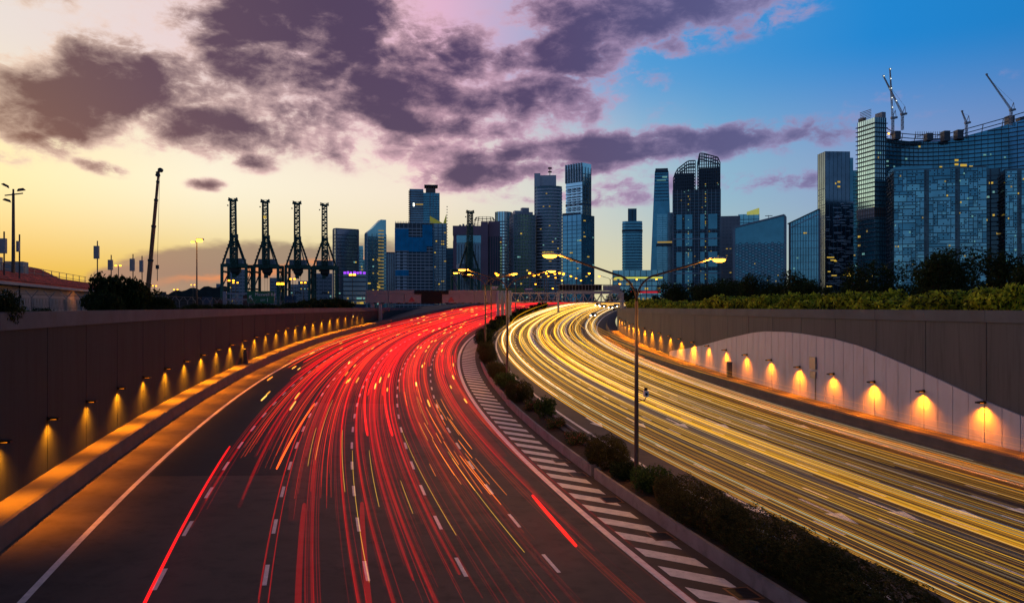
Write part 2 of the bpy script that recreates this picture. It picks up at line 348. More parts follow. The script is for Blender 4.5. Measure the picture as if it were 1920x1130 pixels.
# ------------------------------------------------------------------ ground beside and beyond the cutting
GZ = ZC-1.5
def lwall_off(s):   # the outbound wall leaves the road where the exit slip road begins
    return OL if s < 138 else OL-(s-138)**1.35*.028
mb = MB(); ss = [-70+6*i for i in range(0, 52)]
vv = []
for s in ss:
    a = plan(s, lwall_off(s)-.35); vv += [(a[0]-4000, a[1]-300 if s < -60 else a[1]+.3*max(0, s), GZ), (*a, GZ)]
mb.add(vv, [(2*i, 2*i+1, 2*i+3, 2*i+2) for i in range(len(ss)-1)])
vv = []
for s in ss:
    a = plan(s, OR+.35); vv += [(*a, GZ), (a[0]+4000, a[1]-300 if s < -60 else a[1]+.3*max(0, s), GZ)]
mb.add(vv, [(2*i, 2*i+1, 2*i+3, 2*i+2) for i in range(len(ss)-1)])
e0 = plan(ss[-1], lwall_off(ss[-1])-.35); e1 = plan(ss[-1], OR+.35)
ya = .3*ss[-1]
mb.add([(e0[0]-4000, e0[1]+ya, GZ), (*e0, GZ), (*e1, GZ), (e1[0]+4000, e1[1]+ya, GZ), (9000, 9000, GZ), (-9000, 9000, GZ)], [(0,1,2,3,4,5)])
put(mb.build('ground', M['ground']), kind='structure')
# slip road beside the outbound road
put(ribbon(lambda s, o, h: Vector((*plan(s, o), zL(s, -14)+.0+h)), 138, 300, 6, [(-34,.02),(-14,.02)]).build('slip_road', M['asphalt']), kind='structure')
put(ribbon(L3, 150, SE, 4, [(-13.6,0),(-13.6,.9),(-13.9,.9),(-13.9,-1)]).build('gore_barrier', M['concrete']), kind='structure')
# ================================================================== retaining walls
CAPT, CAPB = ZC-.22, ZC-1.0
def sheet_box(mb, a, b, n, t, za0, za1, zb0, zb1, mi=0):
    """upright slab from plan point a to b, thickness t along n, own bottom and top height at each end"""
    a = Vector((*a, 0)); b = Vector((*b, 0)); n = Vector((*n, 0))*t; Z = Vector((0,0,1))
    return mb.hexa([a+Z*za0, b+Z*zb0, b+n+Z*zb0, a+n+Z*za0, a+Z*za1, b+Z*zb1, b+n+Z*zb1, a+n+Z*za1], mi)
wl = empty('retaining_wall', (*plan(13.6, OL), zL(13.6, OL))); wl.location = (0,0,0)
put(wl, 'dark grey panelled retaining wall with plain coping along the left of the road', 'wall')
wr = empty('retaining_wall', (0,0,0))
put(wr, 'taupe retaining wall with white wavy cladding on the right of the road', 'wall')
def wall_run(root, offs, stations, base, inward, pm, name='wall_panel'):
    bk = MB(); 
    for i in range(len(stations)-1):
        s0, s1 = stations[i], stations[i+1]
        a, b = plan(s0, offs(s0)), plan(s1, offs(s1)); d = (Vector(b)-Vector(a)).normalized(); n = Vector((d.y, -d.x))*inward
        sheet_box(bk, Vector(a)-n*.4, Vector(b)-n*.4, n, .33, base(s0)-2.2, CAPB+.02, base(s1)-2.2, CAPB+.02)
        g = d*.035
        mb = sheet_box(MB(), Vector(a)+g-n*.06, Vector(b)-g-n*.06, n, .10, base(s0)-.1, CAPB-.01, base(s1)-.1, CAPB-.01)
        mb.build(name, pm, root)
        cp = sheet_box(MB(), Vector(a)+g*.3-n*.5, Vector(b)-g*.3-n*.5, n, .66, CAPB, CAPT, CAPB, CAPT)
        cp.build('coping', M['concrete'], root)
    bk.build('backing', M['joint'], root)
SLs = 13.59; SLp = 6.0565
stL = [SLs+SLp*k for k in range(-6, 27)]
baseL = lambda s: zL(s, OL)+.80
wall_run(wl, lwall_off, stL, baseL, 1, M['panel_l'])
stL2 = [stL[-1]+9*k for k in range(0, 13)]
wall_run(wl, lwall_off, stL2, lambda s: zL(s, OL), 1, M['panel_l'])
SRs = 15.17; SRp = 6.18
stR = [SRs+SRp*k for k in range(-6, 22)]
baseR = lambda s: zR(s, OR)+1.10
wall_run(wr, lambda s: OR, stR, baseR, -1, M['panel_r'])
# end return of the inbound wall
a = plan(stR[-1], OR); sheet_box(MB(), (a[0]-.05, a[1]+.02), (a[0]+6, a[1]+1.5), (0,1), .5, baseR(stR[-1])-2, CAPT, CAPB-2, CAPT).build('wall_end', M['concrete'], wr)
# white cladding below a wavy upper edge
cv = [(-30,-9.0),(0,-7.85),(6,-7.25),(12,-6.62),(15.1,-6.05),(19.1,-5.15),(22.7,-4.4),(27.6,-3.48),(29.7,-3.15),(33.6,-2.73),(39.8,-2.43),(42.7,-2.37),(47.6,-2.45),(50.9,-2.68),(58.3,-3.51),(67.5,-4.7),(76,-5.55),(82.1,-6.05),(84,-6.4)]
cvs = [c[0] for c in cv]; cvz = [c[1] for c in cv]
wave = lambda s: float(np.interp(s, cvs, cvz))+ZC
nw = 4; s = SRs-SRp*4
while s < 83:
    for j in range(nw):
        s0 = s+SRp*j/nw; s1 = s+SRp*(j+1)/nw
        b0, b1 = baseR(s0)-.05, baseR(s1)-.05; t0, t1 = wave(s0), wave(s1)
        if t0 < b0+.05 and t1 < b1+.05: continue
        t0 = max(t0, b0+.01); t1 = max(t1, b1+.01)
        tm = max(wave((s0+s1)/2), (b0+b1)/2+.01)
        a, b = Vector(plan(s0, OR)), Vector(plan(s1, OR)); d = (b-a).normalized(); n = Vector((-d.y, d.x)); g = d*(.026 if j else .034)
        g2 = d*(.026 if j < nw-1 else .034)
        A, B = a+g+n*.045, b-g2+n*.045; Mm = (A+B)/2; N = n*.12
        vv = [(*A,b0),(*B,b1),(*B,t1),(*Mm,tm),(*A,t0)]; vv += [(v[0]+N.x, v[1]+N.y, v[2]) for v in vv]
        MB().add(vv, [(0,1,2,3,4),(9,8,7,6,5),(0,5,6,1),(1,6,7,2),(2,7,8,3),(3,8,9,4),(4,9,5,0)]).build('cladding_panel', M['panel_w'], wr)
    s += SRp
# ------------------------------------------------------------------ wall lamps (each a real down-light)
housing_me = MB().box(-.09,.09,0,.05,-.10,.10).hexa([(-.22,.05,-.05),(.22,.05,-.05),(.20,.55,-.03),(-.20,.55,-.03),(-.22,.05,.05),(.22,.05,.05),(.20,.55,.012),(-.20,.55,.012)]).box(-.205,.205,.50,.545,-.085,-.031).box(-.215,-.185,.08,.50,-.085,-.052).box(.185,.215,.08,.50,-.085,-.052).mesh('housing', M['black'])
lens_me = MB().box(-.13,.13,.16,.40,-.062,-.0505).mesh('lens', M['wall_sodium'])
spot_d = bpy.data.lights.new('lamp_light', 'SPOT'); spot_d.energy = 4300; spot_d.color = (1, .235, .003); spot_d.spot_size = R_(132); spot_d.spot_blend = 1; spot_d.shadow_soft_size = .03
spot_d2 = spot_d.copy(); spot_d2.energy = 1800; spot_d2.color = (1, .205, .002); spot_d3 = spot_d.copy(); spot_d3.energy = 4200
lamp_lib = {}; lamp_rng = random.Random(2)
def wall_lamp(loc, rotz, label, group, sp):
    r = empty('wall_lamp', loc, rotz); put(r, label, 'lamp', group)
    obj('housing', housing_me, r); obj('lens', lens_me, r)
    key = (sp.name, lamp_rng.randrange(5))
    if key not in lamp_lib: lamp_lib[key] = sp.copy(); lamp_lib[key].energy = sp.energy*(.62, .85, 1.0, 1.1, 1.3)[key[1]]
    l = obj('lamp_light', lamp_lib[key], r); l.location = (0, .40, -.08); l.rotation_euler = (R_(2), 0, 0)
for k in range(-1, 24):
    s = SLs+SLp*k; x, y = plan(s, OL+.04)
    wall_lamp((x, y, zc(s)+3.91), heading(s)-math.pi/2, 'small black wall lamp on the dark left wall, %s from the camera' % ORD[k+1], 'lamps along the left wall', spot_d)
for k in range(-1, 21):
    s = SRs+SRp*k; x, y = plan(s, OR-.17 if s < 80 else OR-.05)
    wall_lamp((x, y, zc(s)+3.20+(.1 if k > 4 else 0)), heading(s)+math.pi/2, 'small black wall lamp on the right wall, %s from the camera' % ORD[k+1], 'lamps along the right wall', spot_d2 if s < 70 else spot_d3)
# cabinets, sign plate on the right wall
def on_rwall(px_s, z, d=.1): x, y = plan(px_s, OR-d); return Vector((x, y, z))
def cabinet(s, o, label, rot):
    x, y = plan(s, o); z = (zL(s, o)+.84) if o < 0 else (zR(s, o)+1.07)
    r = empty('utility_cabinet', (x, y, z), rot); put(r, label, 'cabinet')
    MB().box(-.32,.32,-.2,.2,.05,1.55).box(-.36,.36,-.24,.24,0,.05).box(-.36,.36,-.26,.24,1.55,1.62).build('body', M['conc_dark'], r)
    MB().box(-.27,.27,-.225,-.2,.15,1.45).box(.18,.22,-.25,-.225,.7,.85).build('door', M['metal_dk'], r)
cabinet(55.8, 39.2, 'slim grey utility cabinet standing against the white cladding of the right wall', heading(56)-math.pi/2)
cabinet(67.6, -14.2, 'slim dark utility cabinet standing against the left wall', heading(67)+math.pi/2)
r = empty('junction_box', (*plan(37.2, OR-.12), zR(37, 40)+3.6), heading(37)+math.pi/2); put(r, 'pair of grey junction boxes mounted on the white cladding of the right wall', 'box')
MB().box(-.5,.5,0,.22,.2,1.25).build('upper_box', M['metal'], r); MB().box(-.45,.45,0,.2,-.6,-.02).build('lower_box', M['metal'], r)
MB().tube([(-.3,.1,-.6),(-.3,.1,-3.0)], .03, 6).build('conduit', M['metal_dk'], r)
# round blue plates
for s, o, rot, lab in ((140.5, OL+.1, -1, 'small round blue sign on the left wall near its far end'), (126, OR-.12, 1, 'small round blue sign on the right wall near its far end')):
    x, y = plan(s, o); r = empty('round_sign', (x, y, zc(s)+(3.6 if o < 0 else 3.0)), heading(s)+rot*math.pi/2); put(r, lab, 'sign')
    n = 20; MB().add([(.42*math.cos(2*math.pi*i/n), .06, .42*math.sin(2*math.pi*i/n)) for i in range(n)]+[(.42*math.cos(2*math.pi*i/n), .02, .42*math.sin(2*math.pi*i/n)) for i in range(n)], [tuple(range(n)), tuple(range(2*n-1, n-1, -1))]+[(i, n+i, n+(i+1) % n, (i+1) % n) for i in range(n)]).build('plate', M['blue_sign'], r)
    MB().box(-.04,.04,0,.02,-.3,.3).build('bracket', M['metal'], r)
# ================================================================== median planter
pl = empty('planter', (0,0,0)); put(pl, 'low concrete planter running along the median between the two roads', 'planter')
def planter_seg(s0, s1, o0, o1, h):
    w = .16
    ribbon(L3, s0, s1, 2, [(o0,-.1),(o0,h),(o0+w,h),(o0+w,h-.12)]).build('kerb_wall', M['kerb'], pl)
    ribbon(R3, s0, s1, 2, [(o1-w,h-.62),(o1-w,h-.45),(o1,h-.45),(o1,-.1)]).build('kerb_wall', M['kerb'], pl)
    mb = MB(); ss = list(np.arange(s0, s1, 2))+[s1]
    vv = []
    for s in ss: vv += [L3(s, o0+w, h-.1), R3(s, o1-w, h-.58)]
    mb.add(vv, [(2*i, 2*i+1, 2*i+3, 2*i+2) for i in range(len(ss)-1)]).build('soil_bed', M['soil'], pl)
    for s in (s0, s1):
        a, b = L3(s, o0), R3(s, o1); n = (L3(s+.1, o0)-L3(s, o0)).normalized()*(.16 if s == s0 else -.16)
        MB().hexa([a+Vector((0,0,-.1)), b+Vector((0,0,-.1)), b+n+Vector((0,0,-.1)), a+n+Vector((0,0,-.1)), a+Vector((0,0,h-.004)), b+Vector((0,0,h-.45)), b+n+Vector((0,0,h-.45)), a+n+Vector((0,0,h-.004))]).build('end_wall', M['kerb'], pl)
planter_seg(-20, 14.6, 13.5, 15.5, .6)
planter_seg(15.2, 45.6, 13.5, 15.4, .62)
planter_seg(46.2, 92, 13.6, 15.4, .6)
planter_seg(92.6, 300, 13.4, 15.4, .6)
# drain gratings beside the planter
for k, (s, lab) in enumerate(((-4.2, 'nearest'), (3.0, 'second'), (9.6, 'third'), (15.6, 'fourth'), (19.6, 'fifth'))):
    r = empty('drain_grating', (0,0,0)); r.matrix_world = flat(L3, s, 12.85, .012); put(r, 'rusty iron drain grating beside the planter, %s from the camera' % lab, 'drain', 'drain gratings along the median')
    MB().box(-.5,.5,-.6,-.52,0,.012).box(-.5,.5,.52,.6,0,.012).box(-.5,-.42,-.52,.52,0,.012).box(.42,.5,-.52,.52,0,.012).build('frame', M['boom'], r)
    mb = MB()
    for j in range(8): mb.box(-.42,.42,-.47+j*.13,-.42+j*.13,0,.009)
    mb.build('bars', M['metal_dk'], r); MB().box(-.42,.42,-.52,.52,-.001,.0012).build('pit_shade', M['black'], r)  # flat black sheet painted as the shade below the bars
# ================================================================== vegetation
def leaf_mesh(name, lobes, n, size, mats, seed, aspect=.45, up=.35, shell=.55, fl=0, bottom=None):
    """leaves scattered through lobes = [(cx,cy,cz,rx,ry,rz)], denser to the skin; each leaf a folded pair of faces"""
    g = np.random.default_rng(seed)
    vol = np.array([l[3]*l[4]*l[5] for l in lobes])**.75; pick = g.choice(len(lobes), n, p=vol/vol.sum())
    Lb = np.array(lobes)[pick]
    d = g.normal(size=(n,3)); d /= np.linalg.norm(d, axis=1)[:,None]
    # lumpy radius so the outline is uneven
    ph = g.uniform(0, 6.28, (len(lobes), 6))[pick]
    lump = 1+.13*np.sin(d[:,0]*5+ph[:,0])*np.sin(d[:,1]*6+ph[:,1])+.10*np.sin(d[:,2]*9+ph[:,2])*np.sin(d[:,0]*11+ph[:,3])
    r = (shell+(1-shell)*g.random(n)**.6)*lump
    c = Lb[:,:3]+d*r[:,None]*Lb[:,3:6]
    if bottom is not None:
        k = c[:,2] > bottom; c = c[k]; d = d[k]; n = len(c)
    nn = d*.8+g.normal(size=(n,3))*.7; nn[:,2] += up; nn /= np.linalg.norm(nn, axis=1)[:,None]
    t = np.cross(nn, g.normal(size=(n,3))); t /= np.linalg.norm(t, axis=1)[:,None]+1e-9; b = np.cross(nn, t)
    L = size*g.uniform(.6, 1.35, n)[:,None]; Wd = L*aspect
    v = np.stack([c-t*L*.5, c+b*Wd*.5-nn*L*.08, c+t*L*.5-nn*L*.1, c-b*Wd*.5-nn*L*.08], 1).reshape(-1, 3)
    me = bpy.data.meshes.new(name); me.vertices.add(4*n); me.vertices.foreach_set('co', v.ravel().astype(np.float32))
    me.loops.add(4*n); me.loops.foreach_set('vertex_index', np.arange(4*n, dtype=np.int32)); me.polygons.add(n)
    me.polygons.foreach_set('loop_start', np.arange(0, 4*n, 4, dtype=np.int32)); me.polygons.foreach_set('loop_total', np.full(n, 4, dtype=np.int32))
    for m in mats: me.materials.append(m)
    if fl: me.polygons.foreach_set('material_index', (g.random(n) < fl).astype(np.int32))
    me.update(); me.validate(); return me
def rlobes(n, R, H, seed, flat_=.7, lo=.35):
    g = random.Random(seed); out = [(0,0,H*.55,R*.72,R*.72,H*.42)]
    for i in range(n):
        a = g.uniform(0, 6.28); q = R*g.uniform(.35,.78); rr = R*g.uniform(.28,.48)
        out.append((q*math.cos(a), q*math.sin(a), H*g.uniform(lo,.8), rr, rr*g.uniform(.8,1.1), rr*flat_*H/R*g.uniform(.6,1.0)))
    return out
def stems(n, R, H, seed, r0=.05):
    g = random.Random(seed); mb = MB()
    for i in range(n):
        a = g.uniform(0, 6.28); q = R*g.uniform(.2,.6)
        mb.tube([(0,0,0),(q*.3*math.cos(a), q*.3*math.sin(a), H*.3),(q*math.cos(a), q*math.sin(a), H*g.uniform(.6,.85))], [r0, r0*.7, r0*.25], 5)
    return mb
bush_lib = {}
def bush(kind, loc, sx, sy, sz, rot, label, cat, group, leaves='leaf_dk', name='shrub'):
    """kind picks a shared shape of unit radius and height"""
    key = (kind, leaves)
    if key not in bush_lib:
        n, size, lob, fl, asp, shell = {'round': (5200,.10,9,0,.42,.6), 'hedge': (34000,.05,7,0,.30,.80), 'flower': (4200,.085,12,.2,.5,.4), 'loose': (2600,.13,10,0,.4,.35), 'canopy': (8000,.12,15,.24,.55,.62), 'far': (1500,.17,9,0,.6,.5)}[kind]
        lb = rlobes(lob, 1, 1, sum(map(ord, kind)), .8)
        if kind == 'hedge': lb = [(0,0,.42,.98,.98,.56)]+[(.62*math.cos(a),.68*math.sin(a),.5+.12*math.sin(3*a),.40,.36,.42) for a in [i*math.pi/4 for i in range(8)]]
        mats = [M[leaves], M['flower'] if kind == 'flower' else M['leaf_dk']] if fl else [M[leaves]]
        bush_lib[key] = [leaf_mesh('leaves', lb, n, size, mats, len(bush_lib)+1, asp, shell=shell, fl=fl, bottom=.02), stems(7, .8, .8, 5, .03).mesh('stems', M['bark'])]
    r = empty(name, loc, rot); put(r, label, cat, group)
    for nm, me in zip(('leaves', 'stems'), bush_lib[key]):
        o = obj(nm, me, r); o.scale = (sx, sy, sz)
    return r
def tree(loc, H, Rr, seed, label, group, leaves='leaf_dk', n=5000, size=.3, trunk=.3, name='tree', lob=22):
    r = empty(name, loc); put(r, label, 'tree', group)
    g = random.Random(seed); h0 = H*trunk
    lb = [(Rr*.75*math.cos(a)*q, Rr*.75*math.sin(a)*q, h0+(H-h0)*z, Rr*rr, Rr*rr, (H-h0)*rr*.6) for a, q, z, rr in [(g.uniform(0,6.28), g.random()**.5, g.uniform(.15,.85), g.uniform(.22,.42)) for _ in range(lob)]]
    lb += [(0,0,h0+(H-h0)*.55,Rr*.55,Rr*.55,(H-h0)*.38)]
    tr = MB().tube([(0,0,-.3),(.05*H*g.uniform(-1,1),0,h0),(.03*H*g.uniform(-1,1),.02*H,H*.75)], [H*.028, H*.02, H*.006], 7)
    for l in lb[:9]: tr.tube([(0,0,h0*.9),(l[0]*.5,l[1]*.5,(h0+l[2])*.52),(l[0],l[1],l[2])], [H*.012, H*.008, H*.003], 5)
    tr.build('trunk', M['bark'], r)
    obj('crown', leaf_mesh('crown', lb, n, size, [M[leaves]], seed), r)
    return r
# median shrubs: (station, offset, length, width, height, kind, label)
MED = [(-9,14.5,5.5,1.35,1.9,'hedge','leaf_hedge','long fine-leaved hedge in the planter at the bottom edge of the picture'),
 (-3.2,14.5,4.6,1.35,2.0,'hedge','leaf_hedge','fine-leaved brown hedge in the planter, second from the bottom edge'),
 (3.2,14.45,4.2,1.3,1.9,'hedge','leaf_hedge','fine-leaved brown hedge in the planter, third from the bottom edge'),
 (8.6,14.6,1.8,1.15,1.7,'round','leaf_md','round glossy green shrub in the planter nearest in front of the lamp pole'),
 (11.8,14.3,1.5,.9,1.2,'round','leaf_dk','small dark shrub around the foot of the tall lamp pole'),
 (15.6,14.35,2.6,1.25,1.95,'hedge','leaf_hedge','mounded brown hedge in the planter just behind the lamp pole'),
 (22.5,14.5,3.2,.85,1.0,'flower','leaf_md','low bed of orange flowers in the planter behind the mounded hedge'),
 (28.5,14.5,2.6,.85,1.1,'flower','leaf_md','second low bed of orange flowers in the planter'),
 (33.0,14.6,1.6,1.1,2.2,'loose','leaf_md','loose upright plant with long leaves between the flower beds of the planter'),
 (37.5,14.5,2.6,.9,1.2,'flower','leaf_md','third bed of red flowers in the planter, before the dark hedges'),
 (44,14.3,3.6,1.35,2.0,'hedge','leaf_hedge','large dark rounded hedge in the planter beyond the flower beds'),
 (53,14.4,4.0,1.35,1.9,'round','leaf_md','green rounded shrub at the foot of the second lamp pole'),
 (62,14.4,4.2,1.3,1.9,'hedge','leaf_hedge','dark rounded hedge in the planter beyond the second lamp pole'),
 (71,14.5,3.4,1.0,1.2,'flower','leaf_md','far low flower bed in the planter between dark hedges'),
 (80,14.3,4.6,1.3,2.0,'hedge','leaf_hedge','far dark hedge in the planter, the nearer of two touching ones'),
 (90,14.3,5.0,1.4,2.3,'hedge','leaf_hedge','far dark hedge in the planter, the farther of two touching ones'),
 (106,14.2,6.0,1.8,2.9,'round','leaf_dk','tall dark shrub at the far end of the hatched strip'),
 (120,13.9,6.0,1.7,2.7,'round','leaf_dk','dark shrub behind the tall one at the far end of the hatched strip')]
for i in range(9): MED.append((138+i*12, 14.4, 5.5, 1.7, 2.6+.3*(i % 3), 'far', 'leaf_dk', 'dark round shrub in the far median by the gantry columns, %s from the camera' % ORD[i]))
for s, o, ln, w, h, kd, lf, lab in MED:
    p = L3(s, o+(.22 if kd == 'hedge' else .1), .45); bush(kd, p, w*.95, ln*(1.0 if kd == 'hedge' and s < 10 else .85 if kd == 'hedge' else .7), h*.92, heading(s), lab, 'shrub', 'shrubs in the median planter', lf)
# yellow-green shrubs on top of the right wall
g = random.Random(3)
k = 0; s = -2.0; i = 0
WORDS = ['broad','domed','ragged','low','tall','leaning','rounded','spreading']
while s < 133:
    w = g.uniform(1.8, 3.2); h = g.uniform(1.9, 3.1)
    x, y = plan(s, OR+w*1.0+.55+g.uniform(0, .5))
    bush('canopy', (x, y, GZ-.1), w, w*1.15, h, g.uniform(0, 6.28), 'yellow-green shrub above the right wall, %s from the camera end' % ORD[i], 'shrub', 'yellow-green shrubs above the right wall', 'leaf_yl')
    s += w*g.uniform(1.15, 1.75); i += 1
# dark trees behind them
for i in range(26):
    s = -4+i*6.3; H = g.uniform(4.2, 7.2); x, y = plan(s, OR+9+g.uniform(0, 9))
    tree((x, y, GZ), H, H*.5, 100+i, 'dark leafy tree behind the yellow-green shrubs, %s from the camera end' % ORD[i], 'dark trees behind the right wall', 'leaf_dk', 2600, .34, .2)
for i in range(22):
    D = g.uniform(230, 420); px = 1150+i*37+g.uniform(-8, 8); H = g.uniform(7, 12)
    tree(((px-960)/F*D, D, GZ), H, H*.55, 200+i, 'distant tree before the right-hand towers, %s counted from the white road' % ORD[i], 'distant trees before the right-hand towers', 'leaf_dk', 900, .9, .2)
# left side: bushes over the coping and trees by the fence
bush('round', (*plan(9.0, OL-.5), ZC-1.15), 1.0, 1.9, 2.0, .4, 'dark bush spilling over the coping at the left edge of the picture', 'shrub', None, 'leaf_dk')
bush('round', (*plan(7.5, OL-2.0), GZ), 1.3, 1.3, 2.6, .9, 'dark bush behind the coping at the left edge of the picture', 'shrub', None, 'leaf_dk')
for i, (s, o, w, h) in enumerate([(16,-17.3,1.3,1.7),(21,-17.5,1.2,1.6),(35,-18,1.6,2.7),(40,-18.5,2.2,4.2),(45,-17.8,2.0,2.6),(43,-17.2,2.2,1.9),(50,-17.5,1.8,1.7),(62,-17.5,1.9,1.9),(75,-17.4,2.4,2.0),(88,-17.2,2.4,2.0),(96,-17,2.0,1.6),(108,-17,2.6,2.4),(120,-17,2.8,2.8),(131,-18,3.0,3.2),(143,-20,3.2,3.4),(156,-23,3.0,3.0),(168,-25,3.5,3.0)]):
    bush('round' if i in (0,1,5,6) else 'canopy', (*plan(s, o), GZ-.1), w, w, h, i*1.3, 'dark bush growing behind the left wall, %s from the camera' % ORD[i], 'shrub', 'dark bushes behind the left wall', 'leaf_dk' if i != 0 else 'leaf_md')
tree((*plan(58, -22), GZ), 4.2, 1.6, 77, 'small thin tree beside the left lamp post', None, 'leaf_dk', 500, .3, .3, lob=8)
# ================================================================== street lamps
def arc_arm(sgn, reach, rise):
    pts = []
    for i in range(7):
        t = i/6*math.pi/2*.93
        pts.append((sgn*1.35*(1-math.cos(t)), 0, 1.35*math.sin(t)*1.05))
    x0, z0 = pts[-1][0], pts[-1][2]
    for i in range(1, 5): pts.append((x0+sgn*(reach-abs(x0))*i/4, 0, z0+rise*i/4))
    return pts
def head_mesh(sgn):
    mb = MB(); n = 10; rings = [(0,.05,.05),(.15,.10,.07),(.5,.17,.10),(.85,.16,.09),(1.02,.08,.04)]
    vv = []; fs = []
    for (x, ry, rz) in rings:
        for k in range(n):
            a = 2*math.pi*k/n; vv.append((sgn*x, ry*math.cos(a), (rz if math.sin(a) > 0 else rz*.35)*math.sin(a)))
    for i in range(len(rings)-1):
        for k in range(n): fs.append((i*n+k, i*n+(k+1) % n, (i+1)*n+(k+1) % n, (i+1)*n+k))
    fs += [tuple(range(n)), tuple((len(rings)-1)*n+k for k in range(n))]
    return mb.add(vv, fs)
def lens_mb(sgn):
    mb = MB(); n = 14; vv = []; fs = []
    for j, (q, z) in enumerate(((1, -.03), (.85, -.09), (.45, -.13))):
        for k in range(n):
            a = 2*math.pi*k/n; vv.append((sgn*.60+.40*q*math.cos(a), .19*q*math.sin(a), z*1.5))
    for j in range(2):
        for k in range(n): fs.append((j*n+k, j*n+(k+1) % n, (j+1)*n+(k+1) % n, (j+1)*n+k))
    fs.append(tuple(2*n+k for k in range(n))); return mb.add(vv, fs)
HEAD = {s: head_mesh(s).mesh('lamp_head', M['lampshell'], True) for s in (-1, 1)}
LENS = {s: lens_mb(s).mesh('lamp_lens', M['sodium'], True) for s in (-1, 1)}
LENSF = {}  # far lenses, swollen in shape to stand for the glare of the lamps
for s_ in (-1, 1):
    q_ = lens_mb(s_); q_.v = [(v[0]*1.15, v[1]*2.2, v[2]*3.2) for v in q_.v]; LENSF[s_] = q_.mesh('lamp_lens', M['sodium_far'], True)
pt_d = bpy.data.lights.new('lamp_light', 'POINT'); pt_d.energy = 1500; pt_d.color = (1, .38, .04); pt_d.shadow_soft_size = .2
def street_lamp(base, rotz, H, reach, label, group, light=True, arms=(-1, 1), lensd=LENS, thick=1.0, lean=(1.0,.9)):
    r = empty('street_lamp', base, rotz); put(r, label, 'street lamp', group)
    hj = H-2.35
    MB().tube([(0,0,0),(0,0,.5),(0,0,hj*.55),(0,0,hj)], [.15*thick,.13*thick,.11*thick,.085*thick], 10).tube([(0,0,-.02),(0,0,.04)], .24*thick, 10).build('pole', M['pole'], r, True)
    for i, s in enumerate(arms):
        pts = arc_arm(s, reach, lean[i] if len(arms) > 1 else lean[0])
        arm = MB().tube([(p[0], p[1], p[2]+hj) for p in pts], .058*thick, 8).build('arm', M['pole'], r, True)
        e = pts[-1]; hd = obj('lamp_head', HEAD[s], r, (e[0]-s*.15, e[1], e[2]+hj))
        obj('lamp_lens', lensd[s], hd)
        if light:
            l = obj('lamp_light', pt_d, r); l.location = (e[0]+s*.5, 0, e[2]+hj-.35)
    return r
POLES = [(10.9, 14.7, 'tall bronze street lamp with two curved arms in the median, nearest the camera', True), (55.7, 14.9, 'tall street lamp with two curved arms in the median, second from the camera', True),
 (103, 14.5, 'tall slim street lamp in the median beyond the hatched strip, third from the camera', True), (149, 13.3, 'tall slim street lamp in the median beside the gantry columns, fourth from the camera', True)]
for i, (s, o, lab, lt) in enumerate(POLES):
    p = L3(s, o, .3); r = street_lamp(p, heading(s), 12.55-.3, 4.3, lab, 'lamps of the median', lt, thick=1.0+.1*i)
    if i == 0: main_lamp = r
for i, s in enumerate((195, 241, 287, 333, 380)):
    p = L3(s, 13.5, .3); street_lamp(p, heading(s), 12.2, 4.4, 'distant street lamp with two arms in the median beyond the gantry, %s beyond it' % ORD[i], 'lamps of the median', False, lensd=LENSF, thick=1.5)
for i, (px, py, D) in enumerate(((994,515,330),(1008,513,320),(1013,518,350),(1025,514,335),(1028,521,380),(1041,515,340),(1041,526,410),(1056,518,365),(1067,522,390),(1077,526,420),(1024,541,420),(991,533,400),(1147,533,330),(912,513,300),(949,514,290))):
    q = P(px, py, D); street_lamp((q.x, q.y, q.z-11.6), .4, 12, 3.2, 'far orange street lamp over the viaduct, %s of the scattered ones' % ORD[i], 'lamps of the viaduct', False, arms=(1,), lensd=LENSF, thick=1.6)
# surveillance camera on the nearest lamp pole
bp = L3(10.9, 14.7, .3); cz = ZC+(575-742)/F*44
r = empty('traffic_camera', (bp.x+.12, bp.y-.02, cz)); put(r, 'small white surveillance camera clamped to the tall lamp pole', 'camera')
MB().tube([(-.08,0,-.25),(.32,0,-.2),(.38,0,-.05)], .03, 6).build('bracket', M['metal_dk'], r)
MB().box(.26,.5,-.16,.16,-.02,.28).box(.24,.52,-.2,.14,.28,.31).build('housing', M['white'], r)
MB().tube([(.38,-.16,.13),(.38,-.2,.13)], .07, 10).tube([(.38,0,.31),(.38,0,.46)], .09, 8).build('lens', M['black'], r)
# lamps on the left side
r = empty('street_lamp', (*P(369, 575, 92).xy, GZ)); put(r, 'slim street lamp with a glowing orange head above the left fence', 'street lamp')
MB().tube([(0,0,0),(0,0,3.2),(0,0,8.75)], [.13,.09,.06], 8).build('pole', M['pole'], r, True); MB().bar((-.45,0,8.7),(.45,0,8.85), .08).build('crossarm', M['pole'], r)
for x, z, k in ((.35,8.85,1.25),(-.42,8.68,.7)):
    h_ = MB().box(x-.3*k,x+.3*k,-.18*k,.18*k,z+.05,z+.2*k).build('lamp_head', M['lampshell'], r); MB().tube([(x,-.1,z-.12*k),(x,-.1,z+.1*k)], [.24*k,.3*k], 10).build('lamp_lens', M['sodium'], h_)
pl_d = pt_d.copy(); pl_d.energy = 160; l = obj('lamp_light', pl_d, r); l.location = (.4,-1.3,8.2)
r = empty('floodlight_mast', (*P(25, 575, 78).xy, GZ)); put(r, 'tall floodlight mast with angled lamps at the far left', 'floodlight')
MB().tube([(0,0,0),(0,0,12.2)], [.2,.12], 8).build('mast', M['pole'], r)
MB().bar((-.8,0,12.0),(.9,0,12.2), .1).bar((0,0,11.6),(0,0,12.6), .12).build('crossbar', M['pole'], r)
